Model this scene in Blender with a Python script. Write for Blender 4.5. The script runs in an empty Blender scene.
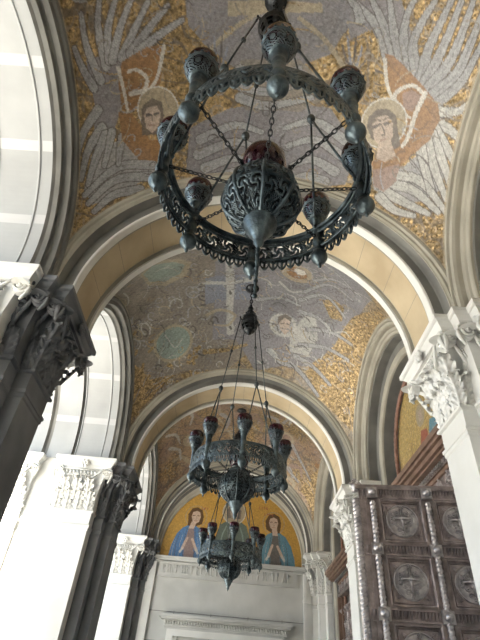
import bpy, math, random
import numpy as np
from mathutils import Matrix, Vector
PI = math.pi
# ------------------------------------------------------------------ camera, sky, sun, exposure
sc = bpy.context.scene
COL = sc.collection
EYE = 1.6                                   # eye height above the floor
cam_d = bpy.data.cameras.new('camera'); cam = bpy.data.objects.new('camera', cam_d); COL.objects.link(cam)
cam_d.sensor_fit = 'VERTICAL'; cam_d.sensor_height = 24; cam_d.sensor_width = 18; cam_d.lens = 467.466 / 640 * 24
_r, _u, _f = Vector((0.9967, -0.0366, 0.0725)), Vector((-0.079, -0.6441, 0.7609)), Vector((-0.0188, 0.7641, 0.6448))
cam.matrix_world = Matrix(((_r.x, _u.x, -_f.x, -0.026), (_r.y, _u.y, -_f.y, 0), (_r.z, _u.z, -_f.z, EYE), (0, 0, 0, 1)))
cam_d.clip_start = 0.05; cam_d.clip_end = 500
sc.camera = cam
w = bpy.data.worlds.new('sky'); sc.world = w; w.use_nodes = True
bg = w.node_tree.nodes['Background']; bg.inputs[0].default_value = (0.55, 0.76, 1.0, 1); bg.inputs[1].default_value = 2.5
sun_d = bpy.data.lights.new('sun', 'SUN'); sun_d.energy = 36; sun_d.angle = 0.02; sun_d.color = (1.0, 0.93, 0.82)
sun = bpy.data.objects.new('sun', sun_d); COL.objects.link(sun)
sun.rotation_euler = Vector((0.27, 0.66, -1.0)).to_track_quat('-Z', 'Y').to_euler()
sc.view_settings.view_transform = 'Standard'; sc.view_settings.look = 'None'
sc.view_settings.exposure = 0.2; sc.view_settings.gamma = 1.0; sc.view_settings.use_curve_mapping = False

# ------------------------------------------------------------------ materials
def new_mat(name):
    m = bpy.data.materials.new(name); m.use_nodes = True
    nt = m.node_tree; return m, nt, nt.nodes, nt.links, nt.nodes['Principled BSDF']
def mat(name, c1, c2, rough=.7, metal=0., scale=3., bump=.15, bscale=30., detail=6., spec=.3):
    m, nt, N, Lk, b = new_mat(name)
    tc = N.new('ShaderNodeTexCoord'); n = N.new('ShaderNodeTexNoise'); n.inputs['Scale'].default_value = scale; n.inputs['Detail'].default_value = detail
    Lk.new(tc.outputs['Object'], n.inputs['Vector'])
    r = N.new('ShaderNodeValToRGB'); r.color_ramp.elements[0].position = .35; r.color_ramp.elements[1].position = .68
    r.color_ramp.elements[0].color = (*c1, 1); r.color_ramp.elements[1].color = (*c2, 1)
    Lk.new(n.outputs[0], r.inputs[0]); Lk.new(r.outputs[0], b.inputs['Base Color'])
    b.inputs['Roughness'].default_value = rough; b.inputs['Metallic'].default_value = metal
    b.inputs['Specular IOR Level'].default_value = spec
    if bump:
        n2 = N.new('ShaderNodeTexNoise'); n2.inputs['Scale'].default_value = bscale; n2.inputs['Detail'].default_value = 4
        Lk.new(tc.outputs['Object'], n2.inputs['Vector'])
        bp = N.new('ShaderNodeBump'); bp.inputs['Strength'].default_value = bump; bp.inputs['Distance'].default_value = .01
        Lk.new(n2.outputs[0], bp.inputs['Height']); Lk.new(bp.outputs[0], b.inputs['Normal'])
    return m
def mosaic_mat(name, gold_rough=.42):
    """painted tesserae: colour comes from the mosaic attribute; gold tesserae are metallic and tilt at random"""
    m, nt, N, Lk, b = new_mat(name)
    a = N.new('ShaderNodeAttribute'); a.attribute_name = 'mosaic'
    g = N.new('ShaderNodeAttribute'); g.attribute_name = 'gold'
    tc = N.new('ShaderNodeTexCoord')
    v = N.new('ShaderNodeTexVoronoi'); v.inputs['Scale'].default_value = 34; Lk.new(tc.outputs['Object'], v.inputs['Vector'])
    vf = N.new('ShaderNodeTexVoronoi'); vf.inputs['Scale'].default_value = 75; Lk.new(tc.outputs['Object'], vf.inputs['Vector']); spf = N.new('ShaderNodeSeparateColor'); Lk.new(vf.outputs['Color'], spf.inputs[0])
    mrf = N.new('ShaderNodeMapRange'); mrf.inputs['To Min'].default_value = .66; mrf.inputs['To Max'].default_value = .96; Lk.new(spf.outputs[0], mrf.inputs[0])
    sp = N.new('ShaderNodeSeparateColor'); Lk.new(v.outputs['Color'], sp.inputs[0])
    n = N.new('ShaderNodeTexNoise'); n.inputs['Scale'].default_value = 14; n.inputs['Detail'].default_value = 3; Lk.new(tc.outputs['Object'], n.inputs['Vector'])
    # tessera to tessera value changes, stronger in the gold ground
    mr = N.new('ShaderNodeMapRange'); mr.inputs['To Min'].default_value = .45; mr.inputs['To Max'].default_value = 1.2; Lk.new(sp.outputs[0], mr.inputs[0])
    mg = N.new('ShaderNodeMapRange'); mg.inputs['From Min'].default_value = .3; mg.inputs['From Max'].default_value = .7; mg.inputs['To Min'].default_value = .45; mg.inputs['To Max'].default_value = 1.5; Lk.new(n.outputs[0], mg.inputs[0])
    mulg = N.new('ShaderNodeMath'); mulg.operation = 'MULTIPLY'; Lk.new(mr.outputs[0], mulg.inputs[0]); Lk.new(mg.outputs[0], mulg.inputs[1])
    mx = N.new('ShaderNodeMix'); mx.data_type = 'FLOAT'; Lk.new(g.outputs['Fac'], mx.inputs[0]); Lk.new(mrf.outputs[0], mx.inputs[2]); Lk.new(mulg.outputs[0], mx.inputs[3])
    vm = N.new('ShaderNodeVectorMath'); vm.operation = 'SCALE'; Lk.new(a.outputs['Color'], vm.inputs[0]); Lk.new(mx.outputs[0], vm.inputs['Scale'])
    Lk.new(vm.outputs[0], b.inputs['Base Color'])
    mm = N.new('ShaderNodeMath'); mm.operation = 'MULTIPLY'; mm.inputs[1].default_value = .5; Lk.new(g.outputs['Fac'], mm.inputs[0]); Lk.new(mm.outputs[0], b.inputs['Metallic'])
    b.inputs['Roughness'].default_value = gold_rough
    # tilted tesserae
    sub = N.new('ShaderNodeVectorMath'); sub.operation = 'SUBTRACT'; sub.inputs[1].default_value = (.5, .5, .5); Lk.new(v.outputs['Color'], sub.inputs[0])
    sg = N.new('ShaderNodeMapRange'); sg.inputs['To Min'].default_value = .12; sg.inputs['To Max'].default_value = .7; Lk.new(g.outputs['Fac'], sg.inputs[0])
    s2 = N.new('ShaderNodeVectorMath'); s2.operation = 'SCALE'; Lk.new(sub.outputs[0], s2.inputs[0]); Lk.new(sg.outputs[0], s2.inputs['Scale'])
    ge = N.new('ShaderNodeNewGeometry'); ad = N.new('ShaderNodeVectorMath'); ad.operation = 'ADD'; Lk.new(ge.outputs['Normal'], ad.inputs[0]); Lk.new(s2.outputs[0], ad.inputs[1])
    no = N.new('ShaderNodeVectorMath'); no.operation = 'NORMALIZE'; Lk.new(ad.outputs[0], no.inputs[0]); Lk.new(no.outputs[0], b.inputs['Normal'])
    return m
M = {}
M['stone'] = mat('limestone', (.33, .31, .255), (.47, .44, .37), .75, 0, 1.3, .2, 22)
M['stone_light'] = mat('pale_marble', (.68, .67, .63), (.82, .81, .78), .6, 0, .9, .1, 18)
M['stone_white'] = mat('white_marble_band', (.84, .84, .82), (.92, .92, .90), .5, 0, 1, .05, 18)
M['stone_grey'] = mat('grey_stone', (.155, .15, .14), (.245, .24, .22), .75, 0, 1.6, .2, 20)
M['soffit'] = mat('banded_soffit_marble', (.33, .335, .335), (.41, .415, .415), .65, 0, .9, .1, 18)
M['soffit_band'] = mat('white_soffit_band', (.47, .47, .47), (.52, .52, .52), .5, 0, 1, .05, 18)
M['pier_shade'] = mat('shaded_grey_marble', (.14, .145, .155), (.23, .235, .245), .6, 0, 1.3, .2, 18)  # marble darkened in its colour for the shade on the left piers' inner sides
M['end_wall'] = mat('end_wall_marble', (.50, .50, .475), (.62, .615, .59), .65, 0, 1.1, .15, 16)
M['ochre'] = mat('ochre_stone_panel', (.44, .345, .22), (.58, .475, .32), .7, 0, 1.2, .15, 14)
M['pave'] = mat('floor_stone', (.08, .075, .065), (.12, .11, .095), .6, 0, 2, .1, 12)
M['plaza'] = mat('plaza_paving', (.62, .60, .56), (.70, .68, .63), .8, 0, .5, .1, 6)
M['bronze'] = mat('patinated_bronze', (.045, .053, .058), (.12, .14, .145), .32, .75, 6, .5, 60)
M['bronze_pale'] = mat('verdigris_bronze', (.04, .054, .062), (.155, .195, .21), .32, .6, 9, .5, 50)
M['iron'] = mat('dark_iron', (.03, .032, .035), (.07, .075, .08), .45, .8, 20, .3, 60)
M['door'] = mat('brown_bronze', (.21, .175, .17), (.44, .36, .34), .36, .6, 6, 1.0, 26)
M['door_hi'] = mat('worn_brown_bronze', (.32, .29, .29), (.62, .57, .56), .30, .65, 8, .5, 40)
M['wood'] = mat('brown_wood', (.16, .10, .07), (.26, .17, .13), .5, 0, 5, .4, 30)
M['dark'] = mat('dark_interior', (.02, .018, .015), (.04, .035, .03), .8, 0, 3, 0)
M['rope'] = mat('red_brown_marble', (.22, .12, .09), (.36, .20, .15), .4, 0, 8, .2, 30)
M['mosaic'] = mosaic_mat('mosaic')
def glass_mat():
    m, nt, N, Lk, b = new_mat('dark_red_glass')
    b.inputs['Base Color'].default_value = (.05, .005, .015, 1); b.inputs['Roughness'].default_value = .12
    b.inputs['Transmission Weight'].default_value = .35; b.inputs['IOR'].default_value = 1.45
    b.inputs['Coat Weight'].default_value = .4
    return m
M['glass'] = glass_mat()

# ------------------------------------------------------------------ mesh helpers
class MB:
    def __init__(s): s.v = []; s.f = []; s.m = []; s.sm = []
    def add(s, V, Fc, mi=0, smooth=False):
        o = len(s.v); s.v.extend([tuple(map(float, p)) for p in V]); s.f.extend([tuple(i + o for i in q) for q in Fc])
        s.m.extend([mi] * len(Fc)); s.sm.extend([smooth] * len(Fc)); return s
    def box(s, a, b, mi=0, bev=0.):
        x0, y0, z0 = [min(a[i], b[i]) for i in range(3)]; x1, y1, z1 = [max(a[i], b[i]) for i in range(3)]
        V = [(x, y, z) for x in (x0, x1) for y in (y0, y1) for z in (z0, z1)]
        return s.add(V, [(0, 1, 3, 2), (4, 6, 7, 5), (0, 4, 5, 1), (2, 3, 7, 6), (0, 2, 6, 4), (1, 5, 7, 3)], mi)
    def grid(s, G, mi=0, smooth=True, closeu=False, closev=False, mask=None):
        G = np.asarray(G, float); n, m = G.shape[:2]; Fc = []
        for i in range(n if closeu else n - 1):
            for j in range(m if closev else m - 1):
                if mask is not None and not mask(i, j): continue
                a = i * m + j; b = ((i + 1) % n) * m + j; c = ((i + 1) % n) * m + (j + 1) % m; d = i * m + (j + 1) % m
                Fc.append((a, b, c, d))
        return s.add(G.reshape(-1, 3), Fc, mi, smooth)
    def tube(s, P, r, n=8, mi=0, cap=True, closed=False, twist=0., flat=1.):
        P = [Vector(p) for p in P]; k = len(P); rr = r if hasattr(r, '__len__') else [r] * k
        up = None; rows = []
        for i in range(k):
            if closed: t = P[(i + 1) % k] - P[i - 1]
            else: t = P[min(i + 1, k - 1)] - P[max(i - 1, 0)]
            if t.length < 1e-9: t = Vector((0, 0, 1))
            t.normalize()
            if up is None:
                up = Vector((0, 0, 1)) if abs(t.z) < .9 else Vector((1, 0, 0))
            x = t.cross(up); x.normalize(); y = x.cross(t); up = y
            rows.append([P[i] + (x * math.cos(2 * PI * j / n + twist * i) + y * math.sin(2 * PI * j / n + twist * i) * flat) * rr[i] for j in range(n)])
        s.grid([[tuple(q) for q in row] for row in rows], mi, n > 4, closed, True)
        if cap and not closed:
            o = len(s.v) - k * n; s.f.append(tuple(o + j for j in range(n))); s.f.append(tuple(o + (k - 1) * n + j for j in reversed(range(n)))); s.m += [mi, mi]; s.sm += [False, False]
        return s
    def lathe(s, prof, n=20, c=(0, 0, 0), mi=0, mask=None, smooth=True, ribs=0, amp=0.):
        G = []
        for j in range(n):
            a = 2 * PI * j / n; k = 1 + (amp * math.cos(ribs * a) if ribs else 0)
            G.append([(c[0] + r * k * math.cos(a), c[1] + r * k * math.sin(a), c[2] + z) for r, z in prof])
        return s.grid(G, mi, smooth, True, False, mask)
    def ball(s, c, r, n=10, m=7, mi=0, sz=1.):
        return s.lathe([(max(1e-4, r * math.sin(PI * i / m)), -r * sz * math.cos(PI * i / m)) for i in range(m + 1)], n, c, mi)
    def xform(s, fn, start=0):
        for i in range(start, len(s.v)): s.v[i] = tuple(fn(Vector(s.v[i])))
        return s
    def mesh(s, name, mats):
        me = bpy.data.meshes.new(name); me.from_pydata(s.v, [], s.f); me.validate(clean_customdata=False)
        for m_ in (mats if isinstance(mats, (list, tuple)) else [mats]): me.materials.append(m_)
        if len(me.polygons) == len(s.m):
            me.polygons.foreach_set('material_index', s.m); me.polygons.foreach_set('use_smooth', s.sm)
        me.update(); return me
    def build(s, name, mats, parent=None, loc=None, solid=0.):
        o = bpy.data.objects.new(name, s.mesh(name, mats)); COL.objects.link(o)
        if parent is not None: o.parent = parent
        if loc is not None: o.location = loc
        if solid:
            md = o.modifiers.new('thickness', 'SOLIDIFY'); md.thickness = solid; md.offset = 0
        return o
def tag(o, label=None, cat=None, group=None, kind=None):
    if label: o['label'] = label
    if cat: o['category'] = cat
    if group: o['group'] = group
    if kind: o['kind'] = kind
    return o
def empty(name, loc=(0, 0, 0), rz=0):
    o = bpy.data.objects.new(name, None); COL.objects.link(o); o.location = loc; o.rotation_euler = (0, 0, rz); o.empty_display_size = .2
    return o
def inst(name, me, parent, loc=(0, 0, 0), rot=(0, 0, 0), sca=(1, 1, 1)):
    o = bpy.data.objects.new(name, me); COL.objects.link(o); o.parent = parent; o.location = loc; o.rotation_euler = rot; o.scale = sca
    return o
KIDS = {}
def copy_tree(o, parent=None):
    c = o.copy(); COL.objects.link(c)
    if parent is not None: c.parent = parent
    for ch in [q for q in bpy.data.objects if q.parent == o]: copy_tree(ch, c)
    return c

# ------------------------------------------------------------------ plan of the portico (metres, floor at 0)
L = 6.245; Y0 = 5.552                        # bay length, first pier line
PY = [Y0 - 2 * L, Y0 - L, Y0, Y0 + L, Y0 + 2 * L]
BY = [Y0 - 1.5 * L, Y0 - .5 * L, Y0 + .5 * L, Y0 + 1.5 * L]
ZC = 4.54 + EYE                              # springing centre of all arches
RS = 3.741; AX = 2.9; AY = 2.363             # sail vault radius and half spans
END = PY[4] - .34                            # far wall plane

def arch_points(prof, axis, c, n=40, foot=0., sgn=1):
    """sweep a profile of (radius, position along axis[, centre lift]) round a half circle, with straight legs to foot"""
    G = []
    angs = [0.] + [PI * i / n for i in range(n + 1)] + [PI]
    for k, a in enumerate(angs):
        row = []
        for p in prof:
            r, t = p[0], p[1]; dz = p[2] if len(p) > 2 else 0.
            h = r * math.cos(a); z = ZC + dz + r * math.sin(a)
            if k == 0 or k == len(angs) - 1: z = foot
            row.append((h, c + t, z) if axis == 'y' else (sgn * t, c + h, z))
        G.append(row)
    return G
def arch_strip(mb, prof, axis, c, mi=0, n=40, foot=0., sgn=1, mats_fn=None):
    G = arch_points(prof, axis, c, n, foot, sgn)
    # each facet of the profile is its own strip so that the mouldings keep crisp edges
    for j in range(len(prof) - 1):
        mb.grid([[row[j], row[j + 1]] for row in G], mi if mats_fn is None else mats_fn(j), True)
    return mb
Y_CH = 2.276
PAINT_1=[('p','v',[(-134,-16),(101,-26),(115,5),(93,49),(48,71),(-63,77),(-107,46),(-132,17)]),
('p','n',[(-72,-13),(69,-18),(73,-6),(-72,8)]),
('s','n',7.9,6.3,[(-112,64),(-65,26),(-20,-2)]),
('s','n',7.9,6.3,[(120,66),(82,30),(39,5)]),
('p','v',[(-130,163),(-64,138),(106,123),(159,170),(146,221),(71,247),(-37,256),(-134,222)]),
('p','u',[(-51,68),(47,62),(110,104),(57,137),(-38,141)]),
('f','g',16.6,8.4,[(-112,181),(-54,163),(-6,172)]),
('f','g',16.8,8.5,[(-115,202),(-52,187),(-3,198)]),
('f','g',16.9,8.6,[(-102,221),(-50,210),(-1,220)]),
('f','g',16.3,8.3,[(137,163),(84,147),(34,163)]),
('f','g',16.5,8.4,[(141,187),(88,173),(42,188)]),
('f','g',16.7,8.5,[(127,209),(86,201),(49,216)]),
('f','g',17.0,8.7,[(-83,236),(-40,229),(7,241)]),
('f','g',16.9,8.6,[(112,226),(77,225),(43,241)]),
('f','g',15.7,8.0,[(-50,82),(-3,92),(49,74)]),
('f','g',15.9,8.1,[(-55,103),(-1,113),(59,93)]),
('f','g',16.1,8.2,[(-48,123),(1,133),(74,114)]),
('s','k',4.8,3.2,[(132,71),(119,52),(109,33)]),
('s','b',4.7,3.2,[(132,71),(123,46),(115,21)]),
('s','k',4.7,3.1,[(132,71),(130,44),(127,19)]),
('s','b',4.7,3.2,[(132,71),(137,50),(138,30)]),
('s','k',4.7,3.2,[(132,71),(142,57),(148,45)]),
('s','k',4.9,3.3,[(-86,89),(-96,67),(-102,46)]),
('s','b',4.9,3.2,[(-86,89),(-90,62),(-93,35)]),
('s','k',4.9,3.2,[(-86,89),(-82,62),(-80,35)]),
('s','b',4.9,3.3,[(-86,89),(-77,69),(-71,50)]),
('s','k',4.9,3.3,[(-86,89),(-72,78),(-64,67)]),
('p','v',[(101,-26),(176,-39),(201,0),(234,46),(225,59),(195,37),(170,30),(147,5),(119,24)]),
('p','g',[(186,199),(204,182),(227,170),(246,140),(256,103),(267,107),(281,137),(276,169),(261,190),(237,209),(208,213),(192,212)]),
('f','g',18.1,7.2,[(177,34),(155,1),(111,-28)]),
('f','g',18.0,7.1,[(189,36),(166,2),(138,-32)]),
('f','g',17.8,7.0,[(199,39),(177,2),(161,-36)]),
('f','g',17.6,6.9,[(211,41),(191,6),(188,-24),(191,-42)]),
('f','g',17.4,6.9,[(220,46),(205,12),(208,-19),(215,-48)]),
('f','g',17.2,6.8,[(226,49),(225,12),(229,-23),(232,-53)]),
('f','g',17.1,6.7,[(232,55),(239,18),(242,-19),(242,-56)]),
('f','g',18.8,6.7,[(238,61),(252,21),(255,-17),(253,-60)]),
('f','g',18.8,6.7,[(245,66),(264,29),(267,-11),(266,-55)]),
('f','g',15.1,6.7,[(252,74),(271,38),(276,5),(278,-26)]),
('f','g',14.0,7.1,[(128,-4),(119,-19),(108,-27)]),
('f','l',15.9,7.0,[(254,83),(276,72),(285,57)]),
('f','l',16.1,7.2,[(257,95),(277,97),(293,105)]),
('f','l',16.3,7.3,[(256,103),(277,120),(292,137)]),
('f','l',16.5,7.3,[(255,112),(273,135),(290,163)]),
('f','l',16.7,7.4,[(251,122),(266,149),(284,174)]),
('f','l',17.0,7.5,[(246,135),(257,159),(270,177)]),
('f','l',17.3,7.7,[(203,190),(249,173),(285,186)]),
('f','l',17.4,7.7,[(205,199),(243,188),(277,192)]),
('f','l',17.6,7.8,[(205,208),(235,207),(266,201)]),
('f','l',15.6,7.9,[(201,217),(223,222),(249,214)]),
('p','o',[(172,31),(184,32),(198,39),(228,56),(254,73),(261,90),(255,120),(237,149),(220,176),(196,193),(181,183),(193,162),(218,137),(215,111),(194,83),(180,59)]),
('p','c',[(185,189),(202,180),(223,166),(221,190),(206,209),(191,208)]),
('s','e',3.1,1.5,[(176,40),(183,45),(188,42)]),
('s','e',3.1,1.5,[(186,47),(193,52),(198,49)]),
('s','e',3.1,1.5,[(196,53),(203,58),(208,55)]),
('s','e',3.1,1.5,[(206,60),(213,65),(217,62)]),
('s','e',3.1,1.5,[(216,66),(222,71),(227,68)]),
('s','e',3.1,1.5,[(225,72),(232,77),(236,74)]),
('s','e',3.0,1.5,[(235,78),(241,82),(246,79)]),
('s','e',3.0,1.5,[(244,84),(250,88),(255,84)]),
('s','e',3.0,1.5,[(253,89),(259,93),(263,89)]),
('s','e',3.1,1.5,[(255,96),(248,99),(245,109)]),
('s','e',3.1,1.6,[(250,107),(242,110),(239,119)]),
('s','e',3.1,1.6,[(244,117),(237,121),(233,130)]),
('s','e',3.2,1.6,[(238,128),(231,131),(227,141)]),
('s','e',3.2,1.6,[(232,139),(224,142),(220,152)]),
('s','e',3.3,1.6,[(226,149),(218,153),(214,162)]),
('s','e',3.3,1.6,[(219,160),(211,163),(207,173)]),
('s','e',3.3,1.7,[(212,171),(204,174),(199,184)]),
('s','w',6.3,3.1,[(174,40),(185,72),(204,95),(225,104)]),
('s','w',7.7,4.6,[(213,103),(198,86),(206,70),(220,62),(236,68)]),
('p','c',[(207,77),(219,68),(233,71),(226,95),(214,94)]),
('s','w',7.8,6.3,[(236,66),(231,93),(227,130),(222,143)]),
('d','n',37.4,0.0,[(191,124)]),
('d','w',38.2,35.8,[(191,124)]),
('p','h',[(168,137),(168,120),(179,107),(193,103),(206,108),(212,125),(220,144),(212,152),(204,142),(178,151)]),
('p','s',[(174,130),(180,118),(193,111),(203,117),(207,135),(203,151),(193,155),(181,149)]),
('p','s',[(188,153),(206,144),(216,159),(203,172),(188,172)]),
('s','k',5.6,4.3,[(178,133),(186,127)]),
('s','k',5.5,4.2,[(193,124),(201,118)]),
('s','h',2.5,2.0,[(175,128),(180,122),(186,122)]),
('s','h',2.4,1.9,[(190,119),(195,115),(201,113)]),
('s','k',2.1,2.0,[(189,127),(195,137),(191,140)]),
('s','c',3.0,2.5,[(191,147),(200,142)]),
('s','h',4.9,3.3,[(173,133),(175,118),(188,107)]),
('p','v',[(-269,42),(-230,38),(-225,73),(-234,120),(-250,164),(-270,155),(-264,108)]),
('p','g',[(-277,196),(-270,161),(-235,157),(-192,182),(-182,213),(-232,225),(-266,217)]),
('f','g',13.6,6.9,[(-255,72),(-266,24),(-265,-15)]),
('f','g',13.6,6.9,[(-247,56),(-250,8),(-242,-32)]),
('f','g',13.7,6.9,[(-242,49),(-239,11),(-223,-29)]),
('f','g',13.8,7.0,[(-238,50),(-224,11),(-206,-22)]),
('f','g',14.0,7.1,[(-226,49),(-208,19),(-185,-17)]),
('f','g',14.2,7.2,[(-215,47),(-191,21),(-159,-10)]),
('f','g',14.5,7.3,[(-204,46),(-175,28),(-140,10)]),
('f','g',13.8,7.0,[(-264,79),(-274,50),(-279,23)]),
('f','g',14.6,7.4,[(-261,109),(-279,130),(-287,158)]),
('f','g',14.8,7.5,[(-257,133),(-274,153),(-281,183)]),
('f','g',15.0,7.6,[(-253,144),(-265,167),(-273,193)]),
('f','g',15.5,7.9,[(-188,202),(-237,190),(-276,202)]),
('f','g',15.6,7.9,[(-191,216),(-239,204),(-271,213)]),
('f','g',15.6,7.9,[(-204,228),(-240,220),(-263,225)]),
('f','g',13.0,7.7,[(-245,143),(-250,164),(-255,181)]),
('f','g',13.3,7.9,[(-232,155),(-235,170),(-237,186)]),
('p','o',[(-227,55),(-190,40),(-168,43),(-176,94),(-197,107),(-218,125),(-231,118),(-234,78)]),
('p','o',[(-236,120),(-218,127),(-192,169),(-165,174),(-176,201),(-209,190),(-232,158)]),
('s','w',6.3,4.7,[(-232,62),(-227,95),(-223,123)]),
('s','w',7.9,4.7,[(-218,100),(-200,99),(-195,83),(-209,69),(-220,70)]),
('s','w',6.4,4.8,[(-168,43),(-179,83),(-197,107)]),
('d','n',34.8,0.0,[(-180,130)]),
('d','w',35.6,33.2,[(-180,130)]),
('p','h',[(-205,141),(-203,120),(-189,112),(-174,120),(-171,140),(-177,164),(-204,160)]),
('p','s',[(-201,134),(-195,123),(-182,123),(-176,136),(-180,153),(-189,160),(-198,151)]),
('s','k',4.6,3.3,[(-197,134),(-191,134)]),
('s','k',4.7,3.3,[(-185,135),(-179,134)]),
('s','k',2.0,1.7,[(-189,135),(-189,143)]),
('s','c',2.7,2.3,[(-194,148),(-185,150)])]
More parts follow.
